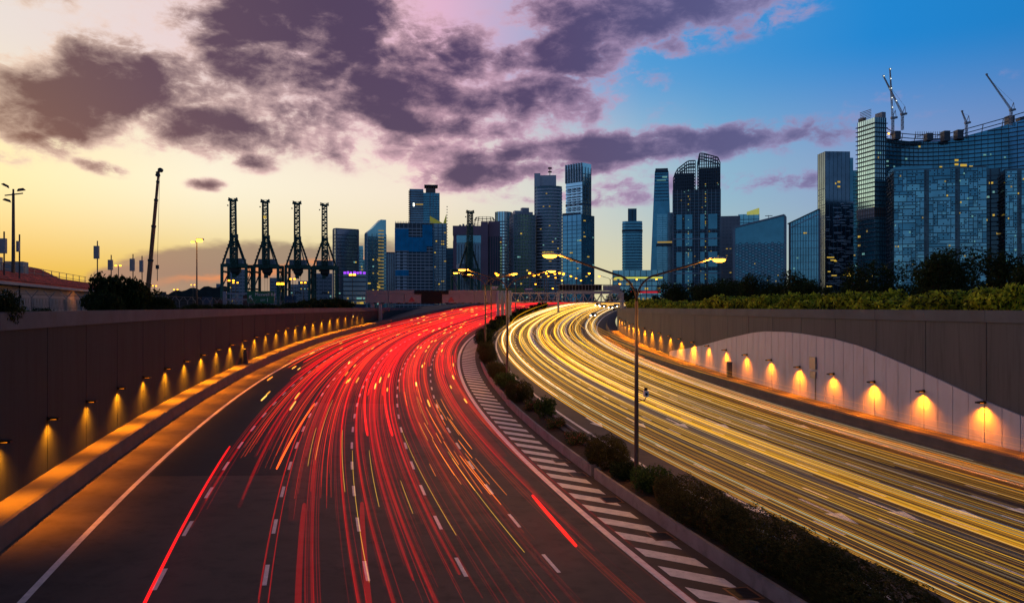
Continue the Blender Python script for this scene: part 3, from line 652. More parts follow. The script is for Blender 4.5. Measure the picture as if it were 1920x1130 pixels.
for x, z, t in ((-.75,12.9,.5),(.75,12.5,-.2),(-.6,11.5,.3)):
    f = empty('floodlight_head', (x,0,z)); f.parent = r; f.rotation_euler = (0, t, .4); f.scale = (.72,.72,.72)
    MB().hexa([(-.5,-.3,-.06),(.5,-.3,-.06),(.5,.3,-.06),(-.5,.3,-.06),(-.3,-.2,.22),(.3,-.2,.22),(.3,.2,.22),(-.3,.2,.22)]).build('housing', M['metal_dk'], f)
    MB().box(-.45,.45,-.26,.26,-.075,-.062).build('glass', M['lampshell'], f)
# ================================================================== gantries
def panel_gantry():
    D = 205; x0 = (685-960)/F*D; x1 = (931-960)/F*D; zt = P(0,544,D).z; zb = P(0,568,D).z; zm = P(0,551,D).z
    r = empty('sign_gantry', (x0, D, 0)); put(r, 'long pale panelled gantry with two warning triangles over the outbound road', 'gantry')
    Wd = x1-x0; px = lambda p: (p-685)/246*Wd
    seams = [685,728,758,790,828,861,890,931]
    for a, b in zip(seams[:-1], seams[1:]):
        if a == 790: continue
        MB().box(px(a)+.05, px(b)-.05, 0, .5, zb, zm-.05).build('panel', M['gpanel'], r)
    for a, b in ((685,728),(728,778),(840,890),(890,931)): MB().box(px(a)+.05, px(b)-.05, 0, .55, zm, zt).build('panel', M['gpanel'], r)
    MB().box(px(790), px(829), -.15, .6, zb-.12, zm-.02).build('display_screen', M['black'], r)
    MB().box(px(777), px(841), -.3, .7, zm-.03, zt-.1).build('display_hood', M['black'], r)
    MB().box(0.1, Wd-.1, .7, 2.2, zb+.2, zt-.3).build('truss_box', M['steel'], r)
    mb = MB()
    for k in range(15):
        x = px(703+k*15.0)
        if 785 < 703+k*15 < 832: continue
        MB().box(x-.36, x+.36, -.1, .5, zb-.18, zb+.12).build('lamp_bracket', M['metal_dk'], r)
    for p in (772, 846):
        x = px(p); z = zb+.42; h = 1.05; w = .66
        t = empty('warning_triangle', (x, -.06, z)); t.parent = r
        for a, b in (((-w,0,0),(w,0,0)), ((w,0,0),(0,0,h)), ((0,0,h),(-w,0,0))): MB().bar(a, b, .08, .14).build('red_border', M['redsign'], t)
        MB().bar((-.3,0,.12),(-.03,0,.66),.05,.1).bar((.3,0,.12),(.03,0,.66),.05,.1).bar((0,0,.12),(0,0,.62),.05,.1).bar((-.2,0,.32),(.2,0,.32),.05,.07).build('symbol', M['redsign'], t)
    for p in (697, 712): MB().box(px(p)-.4, px(p)+.4, .6, 1.4, zL(150,-14)-2, zb).build('column', M['steel'], r)
    for p, d in ((934,0),(942,2.5),(950,0),(956,3)):
        x = px(p); MB().tube([(x, d, 4.5),(x, d, zt-.05)], .42, 10).tube([(x, d, zb-.3),(x, d, zb-.05)], .55, 10).build('column', M['steel'], r)
panel_gantry()
def truss_gantry():
    D = 198; x0 = (951-960)/F*D; x1 = (1170-960)/F*D; zt = P(0,549.5,D).z; zb = P(0,566,D).z; Wd = x1-x0
    r = empty('truss_gantry', (x0, D, 0)); put(r, 'steel lattice truss gantry spanning the inbound road', 'gantry')
    n = 26
    for y in (0, 1.6):
        for z in (zt, zb): MB().box(0, Wd, y-.13, y+.13, z-.15, z+.15).build('chord', M['steel'], r)
        for k in range(n):
            a, b = k*Wd/n, (k+1)*Wd/n
            mb = MB(); mb.bar((a,y,zb+.1),(b,y,zt-.1) if k % 2 == 0 else (a,y,zt-.1), .12)
            if k % 2: mb.bar((a,y,zt-.1),(b,y,zb+.1), .12)
            mb.build('brace', M['steel'], r)
    MB().box(0, Wd, .25, 1.35, zb-.1, zb-.02).build('walkway', M['steel'], r)
    for k in range(9):
        x = (.15+.075*k)*Wd; MB().box(x-.2,x+.2,-.5,.0,zb-.02,zb+.4).bar((x,-.2,zb+.3),(x+.8,-.6,zb+.7),.08).build('sensor', M['metal_dk'], r)
    for x in (.35, Wd-.3):
        for y in (0, 1.6): MB().box(x-.22,x+.22,y-.2,y+.2,4.3,zt+.2).build('column', M['steel'], r)
truss_gantry()
def back_signs():
    D = 232; r = empty('display_gantry', (P(1045,540,D).x, D, 0)); put(r, 'dark backed message board on a beam behind the truss gantry', 'gantry')
    w = 122/F*D; zt = P(0,534,D).z; zb = P(0,544,D).z
    MB().box(0, w, 0, .3, zb-1.0, zb-.2).build('beam', M['steel'], r)
    MB().box(w*.02, w*.68, -.1, .5, zb-.1, zt).build('message_board', M['black'], r)
    for k in range(14):
        x = w*.03+k*w*.05; MB().bar((x,-.2,zb-.1),(x,-.2,zt), .12).build('frame_post', M['gpanel'], r)
    MB().box(0, w, -.28, -.12, zt-.05, zt+.12).box(0, w*1.0, -.28, -.12, zb-.15, zb+.0).build('frame_rail', M['gpanel'], r)
    MB().box(w*.70, w*.97, -.1, .1, zb, zt-.15).build('plain_board', M['steel'], r)
    for k in range(5): x = w*(.72+.06*k); MB().box(x, x+.08, -.2, -.11, zb, zt-.1).build('frame_post', M['gpanel'], r)
    for x in (.3, w-.3): MB().box(x-.3,x+.3,.1,.6,ZC-3,zb-.3).build('column', M['steel'], r)
    r = empty('direction_sign', (P(904,545,262).x, 262, 0)); put(r, 'green direction sign above the pale gantry', 'sign')
    k = 262/F; z = lambda y: P(0,y,262).z
    MB().box(0, 38*k, 0, .15, z(546), z(534.5)).build('board', M['green_sign'], r)
    MB().box(17*k,25*k,-.02,0,z(538.6),z(537)).box(26*k,30*k,-.02,0,z(538.6),z(537)).box(17*k,24*k,-.02,0,z(541.6),z(540)).box(25*k,28*k,-.02,0,z(541.6),z(540)).build('lettering', M['white'], r)
    MB().box(3*k,3.6*k,.2,.5,ZC-2,z(540)).box(34*k,34.6*k,.2,.5,ZC-2,z(540)).build('posts', M['steel'], r)
    r = empty('direction_sign', (P(931,545,275).x, 275, 0)); put(r, 'wide green direction sign with a blue strip above the truss gantry', 'sign')
    k = 275/F; z = lambda y: P(0,y,275).z
    MB().box(0, 52*k, 0, .15, z(549), z(539.5)).box(69*k, 89*k, 0, .15, z(545), z(540)).build('board', M['green_sign'], r)
    MB().box(52.2*k, 68.8*k, -.02, .15, z(544), z(540)).build('blue_strip', M['blue_sign'], r)
    MB().box(54*k,60*k,-.05,-.02,z(542.8),z(541.2)).box(61*k,67*k,-.05,-.02,z(542.8),z(541.2)).build('lettering', M['white'], r)
    MB().box(10*k,10.6*k,.2,.5,ZC-2,z(542)).box(80*k,80.6*k,.2,.5,ZC-2,z(542)).box(0,89*k,.2,.4,z(547),z(546)).build('posts', M['steel'], r)
    # exit sign behind the left wall
    D = 128; k = D/F; z = lambda y: P(0,y,D).z
    r = empty('exit_sign', (P(463.5,560,D).x, D, 0)); put(r, 'green exit sign reading Maxwell Rd with a white arrow above the left wall', 'sign')
    MB().box(0, 50.5*k, 0, .12, z(568.5), z(545.5)).build('board', M['green_sign'], r)
    def text(t, x, y, size, par):
        cu = bpy.data.curves.new('lettering', 'FONT'); cu.body = t; cu.size = size; cu.extrude = .004; cu.materials.append(M['white'])
        tmp = bpy.data.objects.new('tmp', cu); C.objects.link(tmp); bpy.context.view_layer.update()
        me = bpy.data.meshes.new_from_object(tmp.evaluated_get(bpy.context.evaluated_depsgraph_get())); bpy.data.objects.remove(tmp)
        o = obj('lettering', me, par, (x, -.015, y)); o.rotation_euler = (math.pi/2, 0, 0); return o
    text('Maxwell Rd', 14.5*k, z(554.5), 8.2*k, r); text('EXIT', 25*k, z(564), 4.6*k, r); text('1', 35.5*k, z(565.5), 10*k, r)
    MB().bar((10.5*k,-.02,z(562)),(4.5*k,-.02,z(554.5)), .12, .02, up=(0,1,0)).bar((4.2*k,-.02,z(554.2)),(8.5*k,-.02,z(554.2)), .02, .12).bar((4.2*k,-.02,z(554.2)),(4.2*k,-.02,z(559)), .02, .12, up=(1,0,0)).build('arrow', M['white'], r)
    MB().bar((-44*k,.3,z(550)),(0,.3,z(550)),.25).bar((-44*k,.3,z(561)),(0,.3,z(561)),.25).bar((-43*k,.3,z(546)),(-43*k,.3,GZ-.2),.5).bar((-20*k,.3,z(550)),(-20*k,.3,z(561)),.2).bar((25*k,.3,z(550)),(25*k,.3,GZ-.2),.3).build('frame', M['steel'], r)
back_signs()
# ================================================================== left side: fence, depot, crane boom, port
fe = empty('security_fence', (0,0,0)); put(fe, 'dark mesh fence with forked barbed-wire arms behind the left wall', 'fence')
fo = -20.5; hp = 2.1; prev = None
post_me = MB().bar((0,0,-.2),(0,0,hp), .07).bar((0,0,hp),(-.38,0,hp+.5), .05).bar((0,0,hp),(.38,0,hp+.5), .05).mesh('post', M['metal'])
for k in range(46):
    s = 10+k*3.0; x, y = plan(s, fo-max(0, s-120)*.12); o = obj('post', post_me, fe, (x, y, GZ), heading(s)+.2)
wires = MB(); 
for k in range(45):
    s0 = 10+k*3.0; a = Vector((*plan(s0, fo-max(0, s0-120)*.12), GZ)); b = Vector((*plan(s0+3, fo-max(0, s0-117)*.12), GZ)); n = Vector((b-a).xy).normalized(); nn = Vector((n.y, -n.x, 0))
    for z, q in ((.1,0),(.7,0),(1.4,0),(2.05,0),(hp+.2,.16),(hp+.5,.38),(hp+.2,-.16),(hp+.5,-.38)): wires.bar(a+Vector((0,0,z))+nn*q, b+Vector((0,0,z))+nn*q, .018)
    for j in range(12):
        t0, t1 = j/12, (j+1)/12
        wires.bar(a.lerp(b,t0)+Vector((0,0,.1)), a.lerp(b,t1)+Vector((0,0,2.05)), .012); wires.bar(a.lerp(b,t1)+Vector((0,0,.1)), a.lerp(b,t0)+Vector((0,0,2.05)), .012)
put(wires.build('wire_mesh', M['metal_dk'], fe), kind='stuff')
def depot():
    r = empty('depot_building', (0,0,0)); put(r, 'low depot building with red tiled roofs and rooftop equipment at the left edge', 'building')
    # a long hall; its gable roofs recede to the right
    A = P(-60, 575, 60); B = P(205, 575, 118); A.z = B.z = GZ
    d = (B-A); Ln = d.length; d.normalize(); n = Vector((-d.y, d.x, 0)); U = Vector((0,0,1))
    pt = lambda t, q, z: A+d*t+n*q+U*z
    e0 = 3.7
    MB().hexa([pt(0,0,-.3),pt(Ln,0,-.3),pt(Ln,9,-.3),pt(0,9,-.3),pt(0,0,e0),pt(Ln,0,e0),pt(Ln,9,e0),pt(0,9,e0)]).build('wall', M['whitewall'], r)
    # door and window bays
    for k in range(9):
        t = 5+k*6.6; MB().hexa([pt(t,-.08,0.3),pt(t+3.6,-.08,.3),pt(t+3.6,.05,.3),pt(t,.05,.3),pt(t,-.08,2.3),pt(t+3.6,-.08,2.3),pt(t+3.6,.05,2.3),pt(t,.05,2.3)]).build('shutter', M['hvac'], r)
    def roof(name, q0, z0, q1, z1, t0, t1, rows):
        b = MB().hexa([pt(t0,q0,z0-.2),pt(t1,q0,z0-.2),pt(t1,q1,z1-.2),pt(t0,q1,z1-.2),pt(t0,q0,z0),pt(t1,q0,z0),pt(t1,q1,z1),pt(t0,q1,z1)]); rf = b.build(name, M['roof'], r)
        tm = MB(); nt_ = int((t1-t0)/.45)
        for i in range(rows):
            f0, f1 = i/rows, (i+1)/rows+.015
            for j in range(nt_):
                ta, tb = t0+(t1-t0)*j/nt_+.02, t0+(t1-t0)*(j+1)/nt_-.02; dz = .03+.02*random.random()
                a = lambda t, f, h: pt(t, q0+(q1-q0)*f, z0+(z1-z0)*f+h)
                tm.add([a(ta,f0,dz+.05),a(tb,f0,dz+.05),a(tb,f1,dz-.02),a(ta,f1,dz-.02),a((ta+tb)/2,f0,dz+.12),a((ta+tb)/2,f1,dz+.05)], [(0,4,5,3),(4,1,2,5),(0,1,4)])
        put(tm.build('tile_courses', M['roof'], rf), kind='stuff')
    roof('roof', -1.0, e0-.1, 2.6, e0+1.1, -3, Ln+1, 7)
    MB().hexa([pt(-3,-1.1,e0-.42),pt(Ln+1,-1.1,e0-.42),pt(Ln+1,-.9,e0-.42),pt(-3,-.9,e0-.42),pt(-3,-1.1,e0-.18),pt(Ln+1,-1.1,e0-.18),pt(Ln+1,-.9,e0-.18),pt(-3,-.9,e0-.18)]).build('gutter', M['whitewall'], r)
    MB().hexa([pt(-3,6.6,e0),pt(Ln+1,6.6,e0),pt(Ln+1,9,e0),pt(-3,9,e0),pt(-3,6.6,e0+1.7),pt(Ln+1,6.6,e0+1.7),pt(Ln+1,9,e0+1.7),pt(-3,9,e0+1.7)]).build('clerestory', M['whitewall'], r)
    roof('roof', 6.4, e0+1.65, 9.2, e0+3.1, -3, Ln+1, 6)
    for k in range(16):
        t = 4+k*4.0; MB().bar(pt(t,3.0,e0+.9), pt(t,3.0,e0+2.0), .06).build('railing_post', M['metal'], r)
    for z in (1.45, 2.0): MB().bar(pt(2,3.0,e0+z), pt(Ln,3.0,e0+z), .05).build('railing', M['metal'], r)
    for t in (17, 20.5, 30): MB().hexa([pt(t,3.6,e0+.8),pt(t+2.2,3.6,e0+.8),pt(t+2.2,5.4,e0+.8),pt(t,5.4,e0+.8),pt(t,3.6,e0+2.6),pt(t+2.2,3.6,e0+2.6),pt(t+2.2,5.4,e0+2.6),pt(t,5.4,e0+2.6)]).build('rooftop_unit', M['hvac'], r)
    # eaves lamp
    q = P(143, 534, 88); l = obj('wall_light', bpy.data.lights.new('wall_light', 'POINT'), r); l.data.energy = 45; l.data.color = (1,.3,.04); l.data.shadow_soft_size = .15; l.location = pt(36,-1.5,2.35)
    MB().tube([pt(36,-1.45,2.5), pt(36,-1.45,2.62)], .16, 8).build('lamp_globe', M['sodium'], r)
depot()
def antenna(px, py0, py1, w, D, lab):
    b = P(px, py1+14, D); r = empty('antenna_panel', (b.x, b.y, GZ)); put(r, lab, 'antenna', 'panel antennas behind the depot roof')
    zt = P(0,py0,D).z-GZ; zb = P(0,py1,D).z-GZ; ww = w/F*D
    MB().box(-ww/2, ww/2, -.15, .15, zb, zt).build('panel', M['hvac'], r)
    MB().tube([(0,.2,0),(0,.2,zt+.6)], .07, 6).build('mast', M['metal_dk'], r)
for a in ((181,461,485,9,95,'dark upright panel antenna on a mast beyond the depot roof'), (207,487,506,8,100,'panel antenna on a short mast, left of the row of three near the tree'), (248,485,508,8,105,'panel antenna in the middle of the three near the tree'), (265,488,510,6,108,'thin panel antenna on the right of the three near the tree'),
          (5,447,475,13,70,'broad panel antenna at the left edge above the tiles'), (34,452,472,4,72,'thin pair of panel antennas beside the floodlight mast')): antenna(*a)
def boom_crane():
    D = 150; a = P(279, 525, D); b = P(298, 316, D)
    r = empty('mobile_crane', (a.x, a.y, GZ)); put(r, 'orange telescopic crane boom raised high, with a hook on a long cable', 'crane')
    L = [v-Vector((a.x, a.y, GZ)) for v in (a, b)]
    st = [0,.30,.56,.76,.90,1.0]; ws = [1.0,.86,.72,.58,.46]
    L[0] = L[0]-(L[1]-L[0]).normalized()*3.5
    for i in range(5): MB().bar(L[0].lerp(L[1], st[i]), L[0].lerp(L[1], st[i+1]), ws[i]*.62, ws[i]*.66).build('boom_section', M['boom'], r)
    for i in range(1, 5): p = L[0].lerp(L[1], st[i]); q = (L[1]-L[0]).normalized(); MB().bar(p-q*.25, p+q*.15, ws[i-1]*.74, ws[i-1]*.78).build('collar', M['metal_dk'], r)
    MB().bar(L[1]-Vector((.5,0,.8)), L[1]+Vector((.45,0,-.3)), .3).tube([L[1]+Vector((.3,-.3,-.3)), L[1]+Vector((.3,.3,-.3))], .4, 10).tube([L[1]+Vector((-.2,-.3,-1.2)), L[1]+Vector((-.2,.3,-1.2))], .35, 10).build('boom_head', M['metal_dk'], r)
    hx = P(295, 502, D)-Vector((a.x, a.y, GZ))
    MB().tube([L[1]+Vector((.15,0,-.5)), hx+Vector((0,0,.5))], .035, 5).build('cable', M['metal_dk'], r)
    MB().box(hx.x-.25,hx.x+.25,hx.y-.15,hx.y+.15,hx.z-.2,hx.z+.5).tube([hx+Vector((0,0,-.2)), hx+Vector((0,0,-2.4))], .07, 6).build('hook_block', M['metal_dk'], r)
    MB().box(-2.4,1.8,-1.4,1.4,1.2,3.1).build('cab', M['boom'], r); MB().box(-5,5,-1.3,1.3,.6,1.2).build('chassis', M['metal_dk'], r)
    for x in (-4,-2.6,2.6,4):
        for y in (-1.25,1.25): MB().tube([(x,y-.2,.55),(x,y+.2,.55)], .55, 12).build('wheel', M['black'], r)
    MB().box(2.0,3.1,-.2,.2,.2,4.2).build('ladder_frame', M['metal_dk'], r)
boom_crane()
# ------------------------------------------------------------------ port cranes (boom raised, seen end on)
def lattice(mb, p0, p1, w, n, t):
    p0 = Vector(p0); p1 = Vector(p1)
    for sx in (-1, 1):
        for sy in (-1, 1): mb.bar(p0+Vector((sx*w[0]/2, sy*w[0]/2, 0)), p1+Vector((sx*w[1]/2, sy*w[1]/2, 0)), t)
    for k in range(n):
        f0, f1 = k/n, (k+1)/n; a = p0.lerp(p1, f0); b = p0.lerp(p1, f1); wa = (w[0]+(w[1]-w[0])*f0)/2; wb = (w[0]+(w[1]-w[0])*f1)/2; s = 1 if k % 2 else -1
        for sy in (-1, 1):
            mb.bar(a+Vector((s*wa, sy*wa, 0)), b+Vector((-s*wb, sy*wb, 0)), t*.6); mb.bar(a+Vector((-wa, sy*wa, 0)), a+Vector((wa, sy*wa, 0)), t*.6)
    return mb
def port_crane():
    r = empty('quay_crane', (0,0,0)); c = M['crane']; W2 = 9.6; zp = 36.0
    for sx in (-1, 1):
        for y in (0, 22): MB().bar((sx*W2, y, 0), (sx*(W2-.1), y, zp), 2.0, 2.2).build('leg', c, r)
        MB().bar((sx*W2, 0, 16), (sx*W2, 22, 16), 1.3).bar((sx*W2,0,zp-6),(sx*W2,22,zp-6),1.4).build('side_beam', c, r)
        MB().bar((sx*W2, 0, 17),(sx*W2, 22, zp-7), .8).build('side_brace', c, r)
        for y in (0,22):
            for k in (-2.5,-.8,.8,2.5): MB().box(sx*W2-.6+k*.5,sx*W2+.6+k*.5,y-.5,y+.5,-.2,1.4).build('bogie', M['metal_dk'], r)
    for y in (0, 22): MB().box(-W2, W2, y-1, y+1, zp-2.6, zp+.2).build('portal_beam', c, r)
    for y in (0, 22): MB().box(-W2, W2, y-.7, y+.7, 1.2, 3.2).build('sill_beam', c, r)
    MB().box(-7.2, 6.0, 3, 16, zp+.4, zp+4.6).build('machinery_house', M['crane_house'], r)
    # A-frame
    zt = zp+22
    for sx in (-1, 1):
        MB().bar((sx*W2*.94, 0, zp), (sx*1.6, 0, zt), 1.35).build('frame_leg', c, r); MB().bar((sx*4.2, 18, zp), (sx*1.2, 2, zt-2), .7).build('back_stay', c, r)
        for k in range(6):
            f = .15+k*.13; x = sx*(W2*.94*(1-f)+1.6*f); z = zp+(zt-zp)*f; MB().box(x-.9, x+.9, -1.3, -.6, z-.1, z+.9).build('stair_landing', M['metal_dk'], r)
    MB().box(-2.6,2.6,-1.0,3.0,zt-1.2,zt+1.6).build('frame_head', c, r)
    lattice(MB(), (0,.5,zp-3), (0,.5,zt+2), (4.2,4.2), 9, .8).build('inner_mast', c, r)
    lattice(MB(), (0,-2,zp+1), (0,-4,zp+52), (4.4,3.7), 22, .8).build('raised_boom', c, r)
    MB().box(-3.6,3.6,-5.6,-2.4,zp+50,zp+51).box(-3.3,-2.6,-5.6,-2.4,zp+51,zp+52.6).box(2.6,3.3,-5.6,-2.4,zp+51,zp+52.6).bar((-3.6,-4,zp+52),(3.6,-4,zp+52),.3).box(-4.5,-3.6,-4.2,-3.4,zp+46,zp+47).build('boom_tip', c, r)
    # trolley, cab, spreader
    MB().box(-4,3.4,4,10,zp-6.2,zp-2.8).box(-5.2,-2,5,9,zp-4.6,zp-3.4).hexa([(-2,5,zp-9),(1.5,5,zp-9),(1.5,9,zp-9),(-2,9,zp-9),(-4,4,zp-6),(3,4,zp-6),(3,10,zp-6),(-4,10,zp-6)]).build('trolley', M['metal_dk'], r)
    MB().box(-2.4,0.6,3,6,zp-11,zp-8).build('operator_cab', c, r)
    sp = MB()
    for x in (-2.4,-.4,1.6): sp.bar((x,7,zp-8),(x,7,zp-22),.18)
    sp.build('hoist_rope', M['metal_dk'], r)
    MB().box(-2.8,2.0,6,8,zp-23,zp-22).box(-2.8,-2.2,6,8,zp-24.2,zp-23).box(1.4,2,6,8,zp-24.2,zp-23).build('spreader', M['metal_dk'], r)
    for k in range(6): z = 3+k*5.2; MB().bar((W2+1,2+ (k%2)*7,z),(W2+1,9-(k%2)*7,z+5.2),.5).build('stair', M['metal_dk'], r)
    MB().box(W2+.5,W2+1.6,1.5,9.5,33,33.4).build('stair_top', c, r)
    return r
CR = [(439,372,690,.10,'dark green quay crane with raised boom, leftmost of the row of four'), (499,375,705,.10,'quay crane with raised boom and a lit lamp, second of the row of four'), (558,378,720,.13,'dark green quay crane with raised boom, third of the row of four'), (609,381,735,.16,'dark green quay crane with raised boom, rightmost of the row of four'), (879,395,800,.35,'dark green quay crane standing apart before the purple-brown building')]
c0 = port_crane()
for i, (px, py, D, rz, lab) in enumerate(CR):
    o = c0 if i == 0 else copy_tree(c0)
    q = P(px, py, D); sc = (q.z-GZ)/88.6
    o.location = (q.x, D, GZ); o.rotation_euler[2] = rz; o.scale = (sc, sc, sc); put(o, lab, 'crane', 'port cranes with raised booms')
b = obj('lamp_globe', MB().box(-1,1,-6,-5,73,75).mesh('lamp_globe', M['winlit']), [o for o in C.objects if o.get('label', '').startswith('quay crane with raised boom and a lit')][0])
# yard lights
YL = [(143,534,.9),(222,498,.9),(434,526,1),(442,530,.8),(526,532,1.7),(549,523,1),(569,530,1),(661,515,1.5),(470,551,.7),(330,543,.8),(290,536,.8),(362,534,.7)]
for i, (px, py, k) in enumerate(YL[1:]):
    D = 330+i*12; q = P(px, py, D); r = empty('yard_light', (q.x, D, GZ)); put(r, 'small orange yard light in the port, %s of the string from the left tree on' % ORD[i], 'lamp', 'orange yard lights of the port')
    MB().tube([(0,0,0),(0,0,q.z-GZ)], .16, 5).build('pole', M['metal_dk'], r)
    for dx in (-.9, .9): MB().tube([(dx,-.3,q.z-GZ-.25*k),(dx,-.3,q.z-GZ+.3*k)], [.5*k,.42*k], 8).build('lamp_globe', M['sodium_far'], r)
# ================================================================== skyline
def glass(name, col, rough=.12, metal=.75, var=.25, scale=.05):
    return mat(name, col, rough, metal, var=var, scale=scale, stretch=(1,1,1))
G = {'blue': glass('glass_blue', (.18,.46,.56)), 'teal': glass('glass_teal', (0.238,0.578,0.646)), 'dark': glass('glass_dark', (.13,.22,.29)), 'deep': glass('glass_deep_blue', (.09,.29,.38)), 'grey': glass('glass_grey', (.26,.27,.33), .2, .6), 'cyan': glass('glass_cyan', (.55,.92,.98), .1, .95),
     'purple': glass('stone_purple', (.11,.065,.085), .6, 0), 'black': glass('glass_black', (.07,.12,.15), .15, .6)}
K = {'white': mat('cladding_white', (.68,.66,.68), .6, var=.08, scale=.05), 'grey': mat('cladding_grey', (.34,.35,.38), .6, var=.1, scale=.05), 'dk': mat('cladding_dark', (.09,.11,.13), .6, var=.15, scale=.05), 'purple': mat('cladding_purple', (.36,.20,.24), .7, var=.1, scale=.05), 'brown': mat('cladding_brown', (.26,.17,.14), .7, var=.15, scale=.05),
     'blue': mat('cladding_blue', (.12,.26,.32), .55, .2, var=.12, scale=.05), 'net': mat('blue_netting', (.01,.34,.62), .8, var=.25, scale=.12), 'conc': mat('cladding_concrete', (.42,.42,.44), .8, var=.12, scale=.05), 'pale': mat('cladding_pale', (.62,.66,.70), .5, .1, var=.06, scale=.05)}
def face_rot(X, D, yaw): return -math.atan2(X, D)+R_(yaw)
class Tower:
    def __init__(s, name, label, x1, x2, yt, D, yaw=0, m=None, depth=None, poly=None, group='towers of the skyline'):
        xc = (x1+x2)/2; X = (xc-960)/F*D; s.Wp = (x2-x1)/F*D*math.cos(math.atan2(X, D)) if False else (x2-x1)/F*D
        s.D = D; s.H = P(0, yt, D).z-GZ
        s.r = empty(name, (X, D, GZ), face_rot(X, D, yaw)); put(s.r, label, 'building', group)
        th = abs(R_(yaw)); k = math.cos(math.atan2(X, D)); Wp = s.Wp*k
        if yaw == 0: w, d = Wp, depth or Wp*.8
        else:
            m = .3 if m is None else m; w = Wp*(1-m)/math.cos(th); d = Wp*m/math.sin(th)
        s.w, s.d = w, d
        s.poly = poly(w, d) if poly else [(-w/2,-d/2),(w/2,-d/2),(w/2,d/2),(-w/2,d/2)]
        s.px = D/F
    def core(s, m, z0=0, z1=None, top=None, name='core', poly=None):
        s.top = top; po = poly or s.poly
        z1 = s.H if z1 is None else z1
        MB().prism(po, z0-(1 if z0 == 0 else 0), [top(p) for p in po] if top else z1).build(name, m, s.r); return s
    def bands(s, m, fh, t, proud, z0=3, z1=None, poly=None, skip=(), name='floor_band'):
        po = poly or s.poly; z1 = s.H if z1 is None else z1; n = int((z1-z0)/fh); me = MB().ring(po, proud, 0, t).mesh(name, m)
        for k in range(n):
            if k in skip: continue
            z = z0+k*fh
            if s.top and not poly:
                zz = [s.top(p) for p in po]
                if z > min(zz):
                    xs = [p[0] for p in po]; zl, zr = s.top((min(xs), 0)), s.top((max(xs), 0)); f = (z-zl)/(zr-zl); xx = min(xs)+(max(xs)-min(xs))*f
                    x0, x1 = (xx, max(xs)) if zr > zl else (min(xs), xx); ys = [p[1] for p in po]
                    if x1-x0 > 1: MB().ring([(x0,min(ys)),(x1,min(ys)),(x1,max(ys)),(x0,max(ys))], proud, 0, t).build(name, m, s.r, loc=(0,0,z))
                    continue
            obj(name, me, s.r, (0,0,z))
        return s
    def fins(s, m, sp, w, proud, z0=0, z1=None, poly=None, edges=None, name='fins'):
        po = poly or s.poly; mb = MB(); z1 = s.H if z1 is None else z1
        for i in range(len(po)):
            if edges is not None and i not in edges: continue
            a, b = Vector(po[i]), Vector(po[(i+1) % len(po)]); L = (b-a).length; d = (b-a).normalized(); n = Vector((d.y,-d.x)); c = max(1, int(round(L/sp)))
            for j in range(c+1):
                p = a+d*(L*j/c); zt = min(z1, s.top(p)) if s.top and not poly else z1
                q = [p-d*w/2-n*.2, p+d*w/2-n*.2, p+d*w/2+n*proud, p-d*w/2+n*proud]
                q = [q[3],q[2],q[1],q[0]]
                mb.hexa([(*v, z0) for v in q]+[(*v, zt) for v in q])
        put(mb.build(name, m, s.r), kind='stuff'); return s
    def lit(s, n, fh, seed, edges=(0,), sp=3.0, mats=('winlit','winlit','winlit3','winlit2'), z0=3, z1=None, wid=(1,1,2), proud=.12, hh=.42):
        g = random.Random(seed); z1 = (z1 or s.H)-fh
        for k in range(n):
            i = g.choice(edges); a, b = Vector(s.poly[i]), Vector(s.poly[(i+1) % len(s.poly)]); L = (b-a).length; d = (b-a).normalized(); nn = Vector((d.y,-d.x))
            c = max(1, int(L/sp)); j = g.randrange(c); wd = sp*g.choice(wid)*.6; f = g.randrange(max(1, int((z1-z0)/fh)))
            p = a+d*(L*(j+.1)/c); wd = min(wd, L-(L*(j+.1)/c)-.2); z = z0+f*fh+fh*.3
            if wd < .4: continue
            if s.top and z+fh > s.top(p): continue
            A, B = p+nn*proud, p+d*wd+nn*proud; I = nn*(-proud-.05)
            q = [A, B, B+I, A+I]
            MB().hexa([(*v, z) for v in q]+[(*v, z+fh*hh) for v in q]).build('lit_window', M[g.choice(mats)], s.r)
        return s
    def box(s, name, m, x0, x1, y0, y1, z0, z1): MB().box(x0,x1,y0,y1,z0,z1).build(name, m, s.r); return s
def ngon(n, squash=1): return lambda w, d: [(w/2*math.cos(-math.pi/2+2*math.pi*(k+.5)/n), w/2*squash*math.sin(-math.pi/2+2*math.pi*(k+.5)/n)) for k in range(n)]
# --- left of the skyline
t = Tower('office_slab','dark slab tower with a plain face beside the rightmost crane',625,672,431,1000,yaw=24,m=.12); t.core(G['grey']).bands(K['dk'],4.2,1.0,.25).fins(K['grey'],60,1.6,.5); t.lit(6,4.2,1,(0,))
t.box('roof_edge',K['grey'],-t.w/2-.4,t.w/2+.4,-t.d/2-.4,t.d/2+.4,t.H,t.H+1.2)
t = Tower('office_tower','narrow teal tower peeping from behind the dark slab',672,681,461,1150); t.core(G['teal']).bands(K['blue'],4,.9,.25); t.lit(5,4,2)
t = Tower('office_tower','tiny pale tower in the gap left of the curved teal tower',678,686,487,1300); t.core(G['blue']).bands(K['grey'],4,1,.25)
t = Tower('low_block','low dark block crowned with a purple light strip',644,686,512,820); t.core(G['dark']).bands(K['dk'],4.5,1.2,.3); t.lit(12,4.5,3,(0,),z1=20)
for k in range(7): t.box('light_strip',M['purple'],-t.w/2+k*t.w/7+.2,-t.w/2+(k+1)*t.w/7-.35*(1+k%3),-t.d/2-.5,-t.d/2-.2,t.H-1.2,t.H+1.0+.4*(k%2))
t = Tower('curved_top_tower','teal glass tower with a sloping curved crown left of the netted block',684,724,412,980,yaw=18,m=.12)
